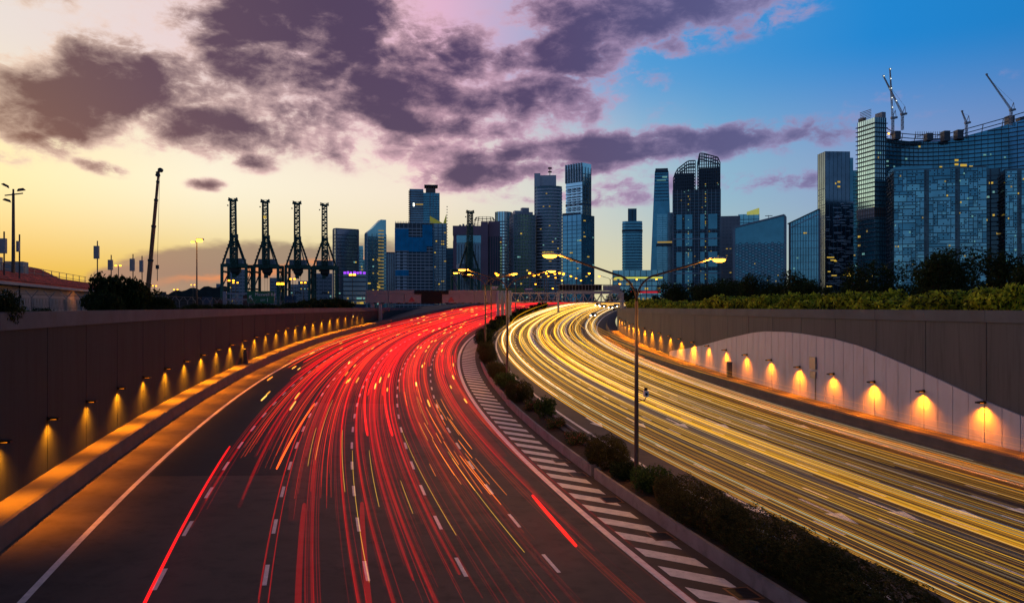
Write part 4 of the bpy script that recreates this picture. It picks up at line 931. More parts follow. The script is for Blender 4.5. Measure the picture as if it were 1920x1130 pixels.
tp = lambda p, t=t: t.H-11*max(0,min(1,(.32-(p[0]/t.w+.5))/.32+.55 if p[0] < -t.w*.1 else 0))
wq, dq = t.w/2, t.d/2
t.poly = [(-wq,-dq),(-wq*.5,-dq),(0,-dq),(wq*.45,-dq),(wq,-dq),(wq,dq),(wq*.45,dq),(0,dq),(-wq*.5,dq),(-wq,dq)]
zt = {-wq:t.H-16,-wq*.5:t.H-11,0:t.H-5,wq*.45:t.H,wq:t.H}
t.core(G['teal'],top=lambda p: zt.get(p[0],t.H)); t.top=None; t.bands(K['blue'],4,.8,.3,z1=t.H-17).fins(K['white'],9,.35,.4,z1=t.H-17).lit(16,4,4,(0,1,2,3),z1=t.H-40)
for k in range(22): t.box('lit_window',M['winlit3'],wq*.15,wq*.75,-dq-.35,-dq-.1,6+k*4.0+1,6+k*4.0+2.1)
t = Tower('striped_block','grey office block with thin vertical fins beside the curved tower',723,745,474,1050); t.core(G['dark']).fins(K['conc'],2.6,1.1,.6).box('cap',K['conc'],-t.w/2,t.w/2,-t.d/2-.6,t.d/2,t.H-1.5,t.H+.6)
t = Tower('twin_towers','brown tower pair with a flared rooftop crown behind the netted block',768,823,357,1250,yaw=0)
t.core(G['dark'],poly=[(-t.w/2,-14),(-t.w*.03,-14),(-t.w*.03,14),(-t.w/2,14)],z1=t.H).core(G['deep'],poly=[(-t.w*.03,-18),(t.w/2,-18),(t.w/2,16),(-t.w*.03,16)],z1=t.H-6,name='second_core')
t.bands(K['brown'],3.6,1.0,.4,poly=[(-t.w/2,-14),(-t.w*.03,-14),(-t.w*.03,14),(-t.w/2,14)]).bands(K['blue'],3.6,1.0,.5,poly=[(-t.w*.03,-18),(t.w/2,-18),(t.w/2,16),(-t.w*.03,16)],z1=t.H-6)
for k in range(40): t.box('balcony',K['brown'],-t.w/2-1.5,-t.w/2+2.2,-15,-13,60+k*2.9,61.2+k*2.9)
t.fins(K['grey'],4.5,.8,.8,poly=[(t.w*.2,-18.5),(t.w/2,-18.5),(t.w/2,16),(t.w*.2,16)],z0=60,z1=t.H-6)
t.box('roof_crown',K['brown'],t.w*.05,t.w*.38,-12,12,t.H-6,t.H+2).box('roof_canopy',K['dk'],t.w*.0,t.w*.46,-15,15,t.H+5,t.H+6.5)
for x in (.06,.14,.22,.30,.38): t.box('crown_post',K['brown'],t.w*x,t.w*x+.9,-13,-12,t.H+2,t.H+5)
t.box('lit_window',M['white_led'],-t.w*.38,-t.w*.33,-14.6,-14.1,t.H-26,t.H-21).box('lit_window',M['winlit3'],-t.w*.3,-t.w*.04,-14.6,-14.1,t.H-24,t.H-22)
t = Tower('pointed_tower','slim tower with two pointed illuminated crown fins right of the netted block',806,837,420,1020); t.core(G['dark']).bands(K['blue'],3.5,.9,.6).fins(K['dk'],5,.8,.5).lit(14,3.5,6,(0,))
for x0, x1, h in ((-.5,.3,9),(.3,.5,12)):
    MB().prism([(t.w*x0,-8),(t.w*x1,-8),(t.w*x1,-7),(t.w*x0,-7)],t.H-2,[t.H+(h if x0<0 else 0),t.H+(0 if x0<0 else h),t.H+(0 if x0<0 else h),t.H+(h if x0<0 else 0)]).build('crown_fin',mat('crown_lit',(.35,.33,.08),.5,emit=(.5,.5,.05),es=.22),t.r)
for k in range(34): t.box('balcony',K['blue'],t.w/2,t.w/2+1.6,-12,-9,8+k*3.5,8.6+k*3.5)
t = Tower('netted_block','apartment block under construction wrapped in bright blue netting',742,812,421,900); t.core(K['dk']).bands(K['pale'],3.4,.75,.7).fins(K['conc'],4.4,.7,.5)
w, d = t.w/2, t.d/2
for n, x0, x1, y0, y1 in (('net',-1.03,-.3,470,432),('net',-.3,.65,472,447),('net',.42,.95,462,424),('net',-1.0,-.3,516,508)):
    z0, z1 = P(0,y0+2,900).z-GZ, P(0,y1,900).z-GZ
    nn = 5
    for k in range(nn): t.box('safety_net',K['net'],w*(x0+(x1-x0)*k/nn)+.04,w*(x0+(x1-x0)*(k+1)/nn)-.04,-d-1.5-.2*(k%2),-d-1.2,z0,z1)
for k in range(24): t.box('parapet_post',K['pale'],-w+k*w/12,-w+k*w/12+.5,-d-.8,-d-.3,t.H,t.H+1.8)
for k in range(17): t.box('balcony_frame',K['pale'],-w*.92,-w*.75,-d-1.3,-d-.7,6+k*3.4,8.3+k*3.4).box('balcony_frame',K['pale'],-w*.6,-w*.4,-d-1.3,-d-.7,6+k*3.4,8.3+k*3.4)
for k in (6,18,30): t.box('scaffold_deck',K['pale'],w*.55,w*1.25,-d-2,-d-1.2,12+k,12.7+k)
t.box('hoist_mast',K['blue'],w*.98,w*1.04,-d-2,-d-1,0,t.H-8)
t = Tower('stone_building','broad purple-brown stone building with a deep overhanging top',850,936,424,1000)
w, d = t.w/2, t.d/2
t.core(G['dark'],poly=[(-w*.86,-d),(w*.2,-d),(w*.2,d),(-w*.86,d)],z1=t.H-12)
t.box('overhang',K['purple'],-w,w*.22,-d-3,d,t.H-13,t.H-2).box('pier',K['purple'],w*.2,w*.5,-d-4,d,0,t.H+3).box('pier',K['purple'],w*.52,w,-d+2,d,0,t.H+4)
t.box('glass_band',G['blue'],-w*.9,w*.2,-d-1.5,d,t.H-22,t.H-13.1)
t.top=None; t.fins(K['dk'],3.2,.7,.5,poly=[(-w*.86,-d),(w*.2,-d),(w*.2,d),(-w*.86,d)],z1=t.H-24).fins(K['dk'],3.0,1.5,.4,poly=[(w*.56,-d+2),(w*.97,-d+2),(w*.97,d),(w*.56,d)],z1=t.H-14,name='window_slots')
t.box('pier',K['purple'],-w*.98,-w*.84,-d-2,d,0,t.H-12.5)
for k in range(5): t.box('rooftop_plant',K['grey'],-w*.75+k*4,-w*.75+k*4+2.5,-2,3,t.H-2,t.H+1.5+(k%2))
t = Tower('lattice_dome','open lattice dome crowning a tower behind the stone building',888,929,424,1200)
zr = P(0,408,1200).z-GZ; mb = MB(); n = 14
for k in range(n):
    a = 2*math.pi*k/n; prev = None
    for j, (q, z) in enumerate(((1.0,t.H-6),(.99,t.H+3),(.93,t.H+9),(.80,zr))):
        p = (t.w/2*q*math.cos(a), t.w/2*q*math.sin(a), z)
        if prev: mb.bar(prev, p, .55)
        prev = p
for q, z in ((1,t.H-6),(.99,t.H+3),(.93,t.H+9),(.8,zr)):
    for k in range(n): mb.bar((t.w/2*q*math.cos(2*math.pi*k/n), t.w/2*q*math.sin(2*math.pi*k/n), z),(t.w/2*q*math.cos(2*math.pi*(k+1)/n), t.w/2*q*math.sin(2*math.pi*(k+1)/n), z),.5)
mb.build('dome_lattice', mat('dome_paint',(.22,.10,.09),.6), t.r); t.poly = ngon(16)(t.w*.9,1); t.core(G['grey'],z1=t.H-6)
t = Tower('round_tower','slender round glass tower with vertical ribs',929,959,398,1080,poly=ngon(20)); t.core(G['cyan']).bands(K['blue'],4,1.5,.3,z1=t.H-8).fins(K['grey'],7,.8,.7).fins(K['pale'],3,.4,.5,z0=t.H-8,name='crown_fins'); t.lit(8,4,8,(0,1,2,17,18,19))
t = Tower('grid_tower','dark grid-fronted office tower with a stepped rooftop',956,1003,404,1000,yaw=14,m=.16); t.core(G['black']).bands(K['conc'],4.0,1.1,.5).fins(K['conc'],3.6,.7,.7); t.lit(9,4,9,(0,),sp=3.6)
t.box('roof_step',K['conc'],-t.w*.42,t.w*.42,-t.d*.4,t.d*.4,t.H,t.H+3.5).box('roof_house',K['conc'],-t.w*.05,t.w*.28,-t.d*.2,t.d*.2,t.H+3.5,t.H+9).box('roof_wing',K['white'],-t.w*.42,-t.w*.06,-t.d*.3,t.d*.2,t.H+3.5,t.H+5)
def capsule(w, d): # bulging front
    f = [(w/2*math.sin(a), -d*.25-w*.32*math.cos(a)) for a in [R_(-78+156*k/12) for k in range(13)]]
    return f+[(w/2*.9, d*.4), (-w/2*.9, d*.4)]
t = Tower('banded_tower','tall pale tower with curved white bands and a rooftop antenna',1003,1054,352,1020,poly=capsule); t.core(G['black']).bands(K['white'],3.9,1.9,.35); t.lit(12,3.9,10,(3,4,5,6,7,8,9),z0=20)
for k in range(7): t.box('lit_window',M['winlit'],-t.w*.22+k*t.w*.06,-t.w*.22+k*t.w*.06+1.4,-t.d*.25-t.w*.345,-t.d*.25-t.w*.3,t.H*.45+.5*(k%2),t.H*.45+1.2+.5*(k%2))
zt = P(0,327,1020).z-GZ
t.box('stair_core',K['white'],-t.w*.52,-t.w*.30,-t.d*.35,t.d*.45,0,zt).box('crown_wall',K['white'],-t.w*.5,t.w*.28,-t.w*.22,t.d*.38,t.H,zt-2.2)
MB().bar((t.w*.05,0,zt-3),(t.w*.05,0,zt+9),.9).bar((t.w*-.02,0,zt+3),(t.w*.12,0,zt+3),1.6).bar((t.w*-.02,0,zt+7.5),(t.w*.12,0,zt+7.5),1.8).build('antenna',M['metal_dk'],t.r)
t = Tower('glass_tower','tallest blue glass tower with balconies and a lower wing on its left',1061,1108,316,890,yaw=-40,m=.34); t.core(G['cyan']).bands(K['blue'],4.1,.7,.3).lit(8,4.1,12,(0,1),z1=90)
w, d = t.w/2, t.d/2
t.box('crown_screen',G['cyan'],-w*1.02,w*1.02,-d*1.02,d*1.02,t.H-1,P(0,309,890).z-GZ)
for k in range(7): t.box('crown_fin',K['pale'],-w+k*w/3.2,-w+k*w/3.2+.9,-d*1.02-1.4,-d*1.02,t.H-16,P(0,309,890).z-GZ)
for k in range(24):
    for x in (-.62,-.05,.5): t.box('balcony',K['pale'],w*x-1.6,w*x+2.2,-d-1.4,-d,t.H-22-k*2.9-1.3,t.H-22-k*2.9)
t.box('plant_floor',K['dk'],-w*1.01,w*1.01,-d-.6,d+.6,t.H-41,t.H-38.5)
t.fins(K['blue'],5.5,.5,.35,edges=(1,))
t2 = Tower('glass_podium_tower','lower mirrored wing in front of the tallest blue glass tower',1055,1114,405,865,yaw=-36,m=.40); t2.core(G['blue']).bands(K['blue'],4.1,.55,.25).fins(K['blue'],6,.4,.3).lit(16,4.1,13,(0,1),z0=10)
t2.box('terrace_frame',K['dk'],-t2.w*.5,t2.w*.1,-t2.d*.5-.6,t2.d*.3,t2.H,t2.H+2.5)
# --- middle right
t = Tower('stepped_tower','slate blue tower with a slim block rising from its roof',1167,1204,416,1150,yaw=0,poly=lambda w,d:[(-w/2,-d*.35),(-w*.35,-d/2),(w*.35,-d/2),(w/2,-d*.35),(w/2,d/2),(-w/2,d/2)]); t.core(G['deep']).bands(K['blue'],4,1.3,.3).box('roof_block',K['blue'],-t.w*.22,t.w*.22,-t.d*.3,t.d*.3,t.H,P(0,392,1150).z-GZ).box('roof_slot',K['dk'],-t.w*.02,t.w*.02,-t.d*.3-.3,-t.d*.3,t.H,P(0,392,1150).z-GZ-2)
t.box('belt',K['dk'],-t.w*.52,t.w*.52,-t.d*.52,t.d*.5,t.H*.42,t.H*.42+2).box('lit_window',M['white_led'],-t.w*.48,-t.w*.36,-t.d*.53,-t.d*.36,t.H*.42+.4,t.H*.42+1.4).box('belt',K['dk'],-t.w*.52,t.w*.52,-t.d*.52,t.d*.5,t.H*.88,t.H*.88+2.4)
t = Tower('tapered_tower','dark tapered tower with a lit glass top left of the twin unfinished towers',1217,1262,318,1080)
w, d = t.w/2, t.d/2
def frus(x0a,x0b,x1a,x1b,z0,z1,m,nm): MB().hexa([(x0a,-d,z0),(x0b,-d,z0),(x0b,d,z0),(x0a,d,z0),(x1a,-d*.8,z1),(x1b,-d*.8,z1),(x1b,d*.8,z1),(x1a,d*.8,z1)]).build(nm,m,t.r)
frus(-w,w*.98,-w*.52,w*.62,0,t.H-4,G['deep'],'core')
frus(-w*.50,w*.60,-w*.46,w*.56,t.H-5,t.H,K['dk'],'crown')
for k in range(9): t.box('crown_band',K['dk'],-w*.54-.1*k*0,w*.62,-d*.86,d*.8,t.H-42+k*4.2,t.H-41+k*4.2)
t.box('lit_window',M['winlit2'],-w*.36,w*.4,-d*.86,-d*.84,t.H-16,t.H-15).box('lit_window',M['winlit2'],w*.1,w*.5,-d*.86,-d*.84,t.H-12.5,t.H-10.5)
t.box('front_bay',G['blue'],-w*.35,w*.12,-d-1.6,-d*.7,0,t.H*.67).box('front_bay',G['blue'],w*.16,w*.5,-d-1.6,-d*.7,0,t.H*.67).box('side_wing',G['dark'],w*.55,w*1.02,-d-1,-d*.6,0,t.H*.68)
t.box('plant_floor',K['dk'],-w*.4,w*1.03,-d-2,-d*.6,t.H*.44,t.H*.46).box('lit_window',M['winlit3'],-w*.3,w*.9,-d-2.1,-d-1.95,t.H*.463,t.H*.475)
for k in range(40): t.box('floor_band',K['blue'],-w*.35,w*.52,-d-1.75,-d-1.6,3+k*2.9,3.35+k*2.9)
t = Tower('podium_building','low glass podium with lime and red light lines beside the white road',1150,1242,508,760); t.core(G['teal']).bands(K['blue'],4.2,.8,.4).fins(K['dk'],5,.5,.4).lit(14,4.2,16,(0,),sp=5)
w, d = t.w/2, t.d/2
t.box('light_line',mat('lime_line',(.2,.2,.05),.5,emit=(.75,.75,.12),es=.8),-w*.95,w*.98,-d-.6,-d-.4,t.H*.78,t.H*.82).box('light_line',M['redled'],-w*.3,w*.9,-d-.6,-d-.4,t.H*.40,t.H*.45).box('plain_block',K['dk'],-w*.75,w*1.1,-d-3,-d-1,0,t.H*.13)
for k in range(9): t.box('lit_window',M['winlit3'],-w*.5+k*w*.17,-w*.5+k*w*.17+1.6,-d-.6,-d-.4,t.H*.15,t.H*.28)
# twin towers under construction
t = Tower('unfinished_twin_towers','twin towers under construction with open steel crowns and strings of work lights',1263,1349,360,900); w, d = t.w/2, t.d/2
t.core(K['dk'],poly=[(-w,-d),(w,-d),(w,d),(-w,d)]).bands(K['blue'],3.3,.7,.6).fins(K['conc'],4.6,.55,.8)
for x0, x1 in ((-.86,-.62),(-.5,-.18),(.16,.34),(.5,.88)):
    for k in range(5): t.box('facade_panel',G['deep'],w*x0,w*x1,-d-.9,-d-.7,4+k*20+(k%2)*2,20+k*20)
for cx, x0, x1, yt, tilt in ((0,-1,-.05,307,1),(0,.04,1,294,-1)):
    zt = P(0,yt,900).z-GZ; xa, xb = w*x0, w*x1; n = 10; mb = MB()
    arch = lambda f: t.H+(zt-t.H)*((.62+.38*min(1,f*1.5) if f > .12 else .40+f*1.9) if tilt > 0 else (1-.20*max(0,f-.25) if .06 < f < .93 else .72))
    for y in (-d, 0, d):
        for k in range(n+1):
            f = k/n; x = xa+(xb-xa)*f; mb.bar((x,y,t.H),(x,y,arch(f)),.8)
            if k < n: mb.bar((x,y,arch(f)),(xa+(xb-xa)*(k+1)/n,y,arch(f+1/n)),1.1)
        z = t.H+3.3
        while z < zt-2:
            ks = [k for k in range(n+1) if arch(k/n) > z]
            if len(ks) > 1: mb.bar((xa+(xb-xa)*ks[0]/n,y,z),(xa+(xb-xa)*ks[-1]/n,y,z),.7)
            z += 3.3
    mb.build('open_crown',K['dk'],t.r)
    MB().prism([(xa+1,-d*.6),(xb-1,-d*.6),(xb-1,d*.6),(xa+1,d*.6)],t.H,t.H+(zt-t.H)*.62).build('crown_core',K['dk'],t.r)
g2 = random.Random(5)
for k in range(60):
    z = 8+k*2.25*(t.H/136); x = -w*.35 if g2.random() < .62 else w*.38
    if g2.random() < .8: t.box('work_light',M['winlit2' if g2.random() < .7 else 'winlit'],x-.45,x+.45,-d-1.1,-d-.8,z,z+.8)
for k in range(26): x = g2.uniform(-w,w*.95); z = g2.uniform(5,t.H+10); t.box('work_light',M['winlit2' if g2.random()<.6 else 'winlit3'],x,x+g2.uniform(.5,1.4),-d-1.1,-d-.7,z,z+.7)
for zz in (.29,.58): t.box('belt',K['conc'],-w*1.02,w*1.02,-d-1.2,d,t.H*zz,t.H*zz+1.2)
for k in range(16): t.box('pilotis',K['conc'],-w+k*w/8,-w+k*w/8+.8,-d-1.2,-d-.4,0,9)
t = Tower('grid_block','dull concrete block with small square windows behind the hexagon-fronted block',1340,1386,407,980); t.core(K['grey']).bands(K['conc'],4,2.2,.4).fins(K['conc'],4,1.8,.42); t.lit(12,4,18,(0,),sp=4)
t = Tower('crowned_tower','short teal tower with a glowing slanted crown',1385,1423,403,1050); t.core(G['teal']).bands(K['blue'],4,.8,.3).fins(K['blue'],6,.5,.4)
for k in range(8): t.box('crown_fin',mat('crown_glow',(.3,.3,.1),.5,emit=(.6,.62,.15),es=.5) if k == 0 else bpy.data.materials['crown_glow'],-t.w*.1+k*t.w*.075,-t.w*.1+k*t.w*.075+2.2,-t.d/2-.4,-t.d/2,t.H-1,t.H+3+k*.6)
t = Tower('hexagon_block','blue block with a hexagon-patterned front and a sloping rounded roof',1377,1471,409,860); w, d = t.w/2, t.d/2
tp = lambda p: t.H-(w-p[0])/(2*w)*11
t.core(G['deep'],top=tp)
cols, rows = 15, 20; hw = 2*w*.94/cols; hh = hw*.46
def hexo(cx, cz, m, par):
    o = [(cx+q*hw/2, z*hh) for q, z in ((-1,0),(-.55,.9),(.55,.9),(1,0),(.55,-.9),(-.55,-.9))]; mb = MB()
    for i in range(6): a, b = o[i], o[(i+1) % 6]; mb.bar((a[0],-d-.25,cz+a[1]),(b[0],-d-.25,cz+b[1]),.45,.5)
    return mb
hx_me = hexo(0,0,None,None).mesh('hexagon_frame',K['blue']); hp_me = MB().add([(q*hw*.42,-d-.1,z*hh*.85) for q,z in ((-1,0),(-.55,.9),(.55,.9),(1,0),(.55,-.9),(-.55,-.9))],[(0,5,4,3,2,1)]).mesh('hexagon_pane',G['dark'])
for i in range(cols):
    for j in range(rows):
        cx = -w*.94+hw*(i+.5); cz = 8+j*hh*2.05+(hh*1.02 if i % 2 else 0)
        if cz+hh > tp((cx,0))-3: continue
        obj('hexagon_frame',hx_me,t.r,(cx,0,cz))
        if (i*7+j*3) % 4: obj('hexagon_pane',hp_me,t.r,(cx,0,cz))
for a, b in (((-w,-d-.6,0),(-w,-d-.6,t.H-11)),((-w,-d-.6,t.H-11),(w*.96,-d-.6,t.H+.4)),((w*.96,-d-.6,t.H+.4),(w,-d-.6,t.H-1.5)),((w,-d-.6,t.H-1.5),(w,-d-.6,0))): MB().bar(a,b,2.4,1.6).build('edge_frame',K['grey'],t.r)
for x, z in ((-.5,20),(-.42,20),(.3,28),(.62,27),(.7,33),(-.2,45)): t.box('lit_window',M['winlit'],w*x,w*x+.9,-d-.5,-d-.2,z,z+.8)
for x0,x1 in ((-.55,-.35),(-.22,-.1),(.02,.3)): t.box('lit_window',M['winlit2'],w*x0,w*x1,-d-.5,-d-.2,9,10.2)
t.box('rooftop_mast',K['dk'],w*.35,w*.37,-2,-1,t.H-6,t.H+2.5).box('rooftop_mast',K['dk'],w*.22,w*.52,-2,-1,t.H+1.6,t.H+2.2)
t = Tower('sloped_roof_block','pale blue office block with a roof sloping up to the right',1481,1536,396,880); w, d = t.w/2, t.d/2
t.core(G['blue'],top=lambda p: t.H-(w-p[0])/(2*w)*13); t.bands(K['grey'],7.5,.35,.25).fins(K['grey'],40,2.2,.5).fins(K['dk'],2.6,.5,.2,edges=(0,)); t.lit(5,3.7,20,(0,))
MB().bar((-w*1.15,-d-1,t.H-14.2),(w,-d-1,t.H+.5),2.5,1.0).build('roof_edge',K['dk'],t.r); MB().bar((-w,-d-.8,t.H-18.5),(w,-d-.8,t.H-4.5),1.2,.8).build('roof_rail',K['pale'],t.r)
# dark offset tower
t = Tower('offset_tower','tall dark glass tower with scattered pale bars and three stepped tops',1533,1593,287,930,yaw=24,m=.24); w, d = t.w/2, t.d/2
t.core(G['dark']).fins(K['blue'],5,.3,.2)
t.box('second_shaft',G['deep'],w*.35,w*1.35,-d*.8,d,0,P(0,298,930).z-GZ)
g2 = random.Random(12)
for k in range(150):
    x = g2.uniform(-w,w*1.2); z = g2.uniform(4,t.H*.68); L = g2.choice((4,6,8)); yy = -d if x+L < w else -d*.8 if x > w*.4 else -d
    t.box('pale_bar',K['pale'],x,min(x+L,w*1.34),yy-.35 if x < w*.4 or x+L < w else -d-.35,yy,z,z+.9)
for k in range(44): t.box('pale_bar',K['blue'],-w-.3,-w,g2.uniform(-d,d*.4),d*.9 if k%2 else d*.5,4+k*3.0,4.7+k*3.0)
for k in range(10): x = g2.uniform(-w,w*.9); z = g2.uniform(8,60); t.box('lit_window',M['winlit'],x,x+g2.choice((3,6,8)),-d-.4,-d-.1,z,z+1.1)
for x, z in ((.0,.80),(.12,.80),(.0,.77),(.12,.77),(-.2,.79)): t.box('lit_window',M['winlit'],w*x,w*x+1.2,-d-.4,-d-.1,t.H*z,t.H*z+1.8)
t2 = Tower('office_tower','narrow deep blue tower squeezed before the louvred tower',1588,1612,321,960); t2.core(G['deep']).bands(K['blue'],4,.8,.3).lit(6,4,22,(0,))
# --- unfinished complex at the right edge
D = 850
t = Tower('louvred_tower','unfinished tower with pale horizontal louvres and a black core at the right',1608,1660,226,D,yaw=38,m=.62); w, d = t.w/2, t.d/2
t.core(G['cyan']).bands(K['dk'],4.6,.7,1.6); t.fins(K['dk'],3.0,.3,.25,edges=(3,)).fins(K['blue'],2.5,.7,.8,edges=(0,)).lit(14,4.6,30,(0,3))
zz = P(0,395,D).z-GZ; t.box('recessed_floor',K['brown'],-w-.8,w+.8,-d-.8,d+.8,zz-8,zz+2)
for k in range(10): t.box('recess_column',K['conc'],-w-1.2,-w-.9,-d+k*d/5,-d+k*d/5+.8,zz-8,zz+2)
for k in range(6): t.box('crown_rail',K['dk'],-w-.5,-w,-d*.6,d*.7,t.H+1+k*1.6,t.H+1.5+k*1.6)
t.box('lift_core',K['dk'],-w,-w*.45,d*.35,d*.95,t.H,P(0,219,D).z-GZ).box('lift_core',K['grey'],w*.35,w*1.05,-d,-d*.2,t.H,t.H+6)
for k in range(24): t.box('stair_flight',K['conc'],w-.2,w+1.6,-d-1.2,-d+1.5,4+k*4.6,4.8+k*4.6)
# wavy office block
def wavy(): 
    x1, x2 = 1652, 2010; Dw = 900; X0_, X1_ = (x1-960)/F*Dw, (x2-960)/F*Dw
    r = empty('wavy_office_block', ((X0_+X1_)/2, Dw, GZ), 0); put(r, 'huge unfinished glass office block with wavy floors at the right edge', 'building', 'towers of the skyline')
    n = 40; Wd = X1_-X0_
    yy = lambda f: 26*math.sin(f*5.2+.2)-10*f+ (18 if f > .62 else 0)*min(1,max(0,(f-.62)*5))*-1.5
    front = [(-Wd/2+Wd*k/n, yy(k/n)) for k in range(n+1)]
    poly = front+[(Wd/2,60),(-Wd/2,60)]
    base = P(0,254,Dw).z-GZ; ht = P(0,222,Dw).z-GZ
    h = lambda f: base-3*math.sin(f*3.1)+(ht-base)*min(1,max(0,(f-.38)*2.6))
    MB().prism(poly,-1,[h(k/n) for k in range(n+1)]+[h(1),h(0)]).build('core',G['deep'],r)
    fl = 4.6
    for k in range(int(ht/fl)):
        z = 3+k*fl; ks = [i for i in range(n+1) if h(i/n) > z+1]
        if len(ks) < 3: continue
        mb = MB()
        for a, b in zip(ks[:-1], ks[1:]):
            if b-a > 1: continue
            p, q = front[a], front[b]; sl = 1.2*math.sin(a*.5)*.25
            mb.hexa([(p[0],p[1]-1.5,z),(q[0],q[1]-1.5,z),(q[0],q[1]+.3,z),(p[0],p[1]+.3,z),(p[0],p[1]-1.5,z+.9),(q[0],q[1]-1.5,z+.9),(q[0],q[1]+.3,z+.9),(p[0],p[1]+.3,z+.9)])
        mb.build('floor_ledge',K['dk'],r)
    mb = MB()
    for i in range(0, n+1): p = front[i]; mb.box(p[0]-.2,p[0]+.2,p[1]-.4,p[1]+.2,0,h(i/n))
    put(mb.build('mullions',K['blue'],r), kind='stuff')
    for dz in (3, 7.5):
        pts = [(front[i][0], front[i][1]-1, h(i/n)+dz+(3 if i < 4 else 0)*(4-i)/2) for i in range(n+1)]; MB().tube(pts,.5,5).build('crown_rail',K['dk'],r)
    for i in range(0, n+1, 3): p = front[i]; MB().bar((p[0],p[1]-1,h(i/n)-1),(p[0]+1.5,p[1]-1,h(i/n)+7.5),.6).build('crown_post',K['dk'],r)
    for f, hh in ((.10,7),(.27,6),(.36,9),(.43,8),(.70,10),(.76,5)): x = -Wd/2+Wd*f; MB().box(x-3.2,x+3.2,5,14,h(f)-2,h(f)+hh).build('rooftop_core',K['dk'],r)
    for k in range(14): x = -Wd/2+Wd*.2+k*2.4; MB().bar((x,8,h(.25)),(x,8,h(.25)+8),.4).bar((x,8,h(.25)+2+k%4),(x+4,8,h(.25)+2+k%4),.4).build('scaffold',K['dk'],r)
    g2 = random.Random(4)
    for k in range(46):
        i = g2.randrange(2, int(n*.78)); z = 3+fl*g2.randrange(14, int(h(i/n)/fl)-1)+1.4; p, q = front[i], front[i+1]; y = min(p[1],q[1])-.35; wd = g2.uniform(.8,3)
        MB().box(p[0],p[0]+wd,y-.3,y,z,z+g2.uniform(.8,2)).build('lit_window',M[g2.choice(('winlit','winlit2','winlit3','winlit2'))],r)
    for k in range(9): i = int(n*.43); p = front[i]; MB().box(p[0]-2,p[0]+2,p[1]-1.9,p[1]-1.5,base-26-k*4.6,base-24-k*4.6).build('lit_window',M['winlit'],r) if k != 3 else None
    for x, z in ((.03,4),(.05,2.5)): 
        MB().box(-Wd/2+Wd*x,-Wd/2+Wd*x+1.6,front[1][1]-2.4,front[1][1]-1.6,h(0)+z,h(0)+z+1.4).build('work_lamp',M['sodium_far'],r)
    for x0,x1_,y in ((.08,.14,330),(.30,.33,325),(.345,.36,328)): MB().box(-Wd/2+Wd*x0,-Wd/2+Wd*x1_,-45,-44,P(0,y,Dw).z-GZ,P(0,y-4,Dw).z-GZ).build('work_lamp',M['winlit'],r)
wavy()
def apartments(name, label, x1, x2, yt, D, yaw, m, slots, seed, cols):
    t = Tower(name, label, x1, x2, yt, D, yaw=yaw, m=m); w, d = t.w/2, t.d/2; g2 = random.Random(seed)
    t.core(G['black'])
    fh = 3.35; nf = int((t.H-4)/fh); cw = 2*w/cols; used = set(); n = 0
    for f in range(nf):
        for c in range(cols):
            if (f, c) in used or c in slots: continue
            L = 1
            while L < 4 and c+L < cols and (c+L) not in slots and (f, c+L) not in used and g2.random() < .55: L += 1
            V = 1 if g2.random() < .55 else 2
            if f+V > nf or any((f+1, c+i) in used for i in range(L)): V = 1
            for i in range(L):
                for v in range(V): used.add((f+v, c+i))
            pr = g2.uniform(.35, .9); x = -w+c*cw
            mb = MB().box(x+.3, x+L*cw-.3, -d-pr, -d, 4+f*fh+.35, 4+(f+V)*fh-.4)
            mt = g2.choice((G['blue'], G['blue'], G['deep'], G['teal']))
            if n < 300: mb.build('facade_panel', mt, t.r); n += 1
            else:
                extra.setdefault(t.r, MB()).add(mb.v, mb.f)
    if t.r in extra: put(extra[t.r].build('facade_panels', G['deep'], t.r), kind='stuff')
    rail = MB()
    for f in range(nf): rail.box(-w,w,-d-.3,-d,4+f*fh-.2,4+f*fh+.2)
    for f in range(nf):
        for k in range(int(2*w/3.8)):
            if g2.random() < .5: rail.box(-w+k*3.8+.5,-w+k*3.8+1.5,-d-.98,-d-.3,4+f*fh+1.2,4+f*fh+2.4)
    for f in range(nf):
        for k in range(int(2*d/2.6)):
            if g2.random() < .55: pr = g2.uniform(.4,1.6); y = -d+k*2.6; rail.box(-w-pr,-w,y+.1,y+2.4,4+f*fh+.2,4+f*fh+1.4)
    put(rail.build('slab_edges', K['dk'], t.r), kind='stuff')
    for k in range(24): x = g2.uniform(-w,w*.9); f = g2.randrange(3,nf-1); t.box('lit_window',M[g2.choice(('winlit2','winlit','winlit3','winlit3'))],x,x+g2.uniform(.7,1.5),-d-1.45,-d-1.3,4+f*fh+.6,4+f*fh+2.0)
    return t
extra = {}
t = apartments('apartment_block','blue apartment block with an irregular boxy front between two dark slots',1658,1846,322,800,11,.10,(7,14),8,21)
w, d = t.w/2, t.d/2; t.box('roof_screen',G['deep'],-w,-w*.15,-d*.9,d*.5,t.H,t.H+3).box('ground_floor',M['winlit2'],-w*.5,-w*.3,-d-.5,-d-.3,1,4)
apartments('apartment_block','blue apartment block cut off by the right edge of the picture',1868,1990,320,800,11,.14,(3,),9,14)
t = Tower('dark_slab','dark recessed slab between the two blue apartment blocks',1840,1874,318,830); t.core(G['black']).bands(K['dk'],4.6,.8,.5); t.lit(14,4.6,31,(0,)); t.fins(K['dk'],7,1.2,.8)
t = Tower('site_cabin','small blue and white site building before the apartment blocks',1781,1812,542,330,group='towers of the skyline'); t.core(M['blue_sign'],z0=3,z1=t.H).core(M['white'],z0=0,z1=3,name='base'); t.bands(M['blue_sign'],3,.3,.1)
t = Tower('canopy_building','low pavilion with a glowing yellow canopy behind the trees',1571,1612,551,360); t.core(K['dk']); t.box('glowing_canopy',M['winlit'],-t.w/2,t.w/2,-t.d/2-1,-t.d/2-.5,t.H-1.3,t.H-.2)
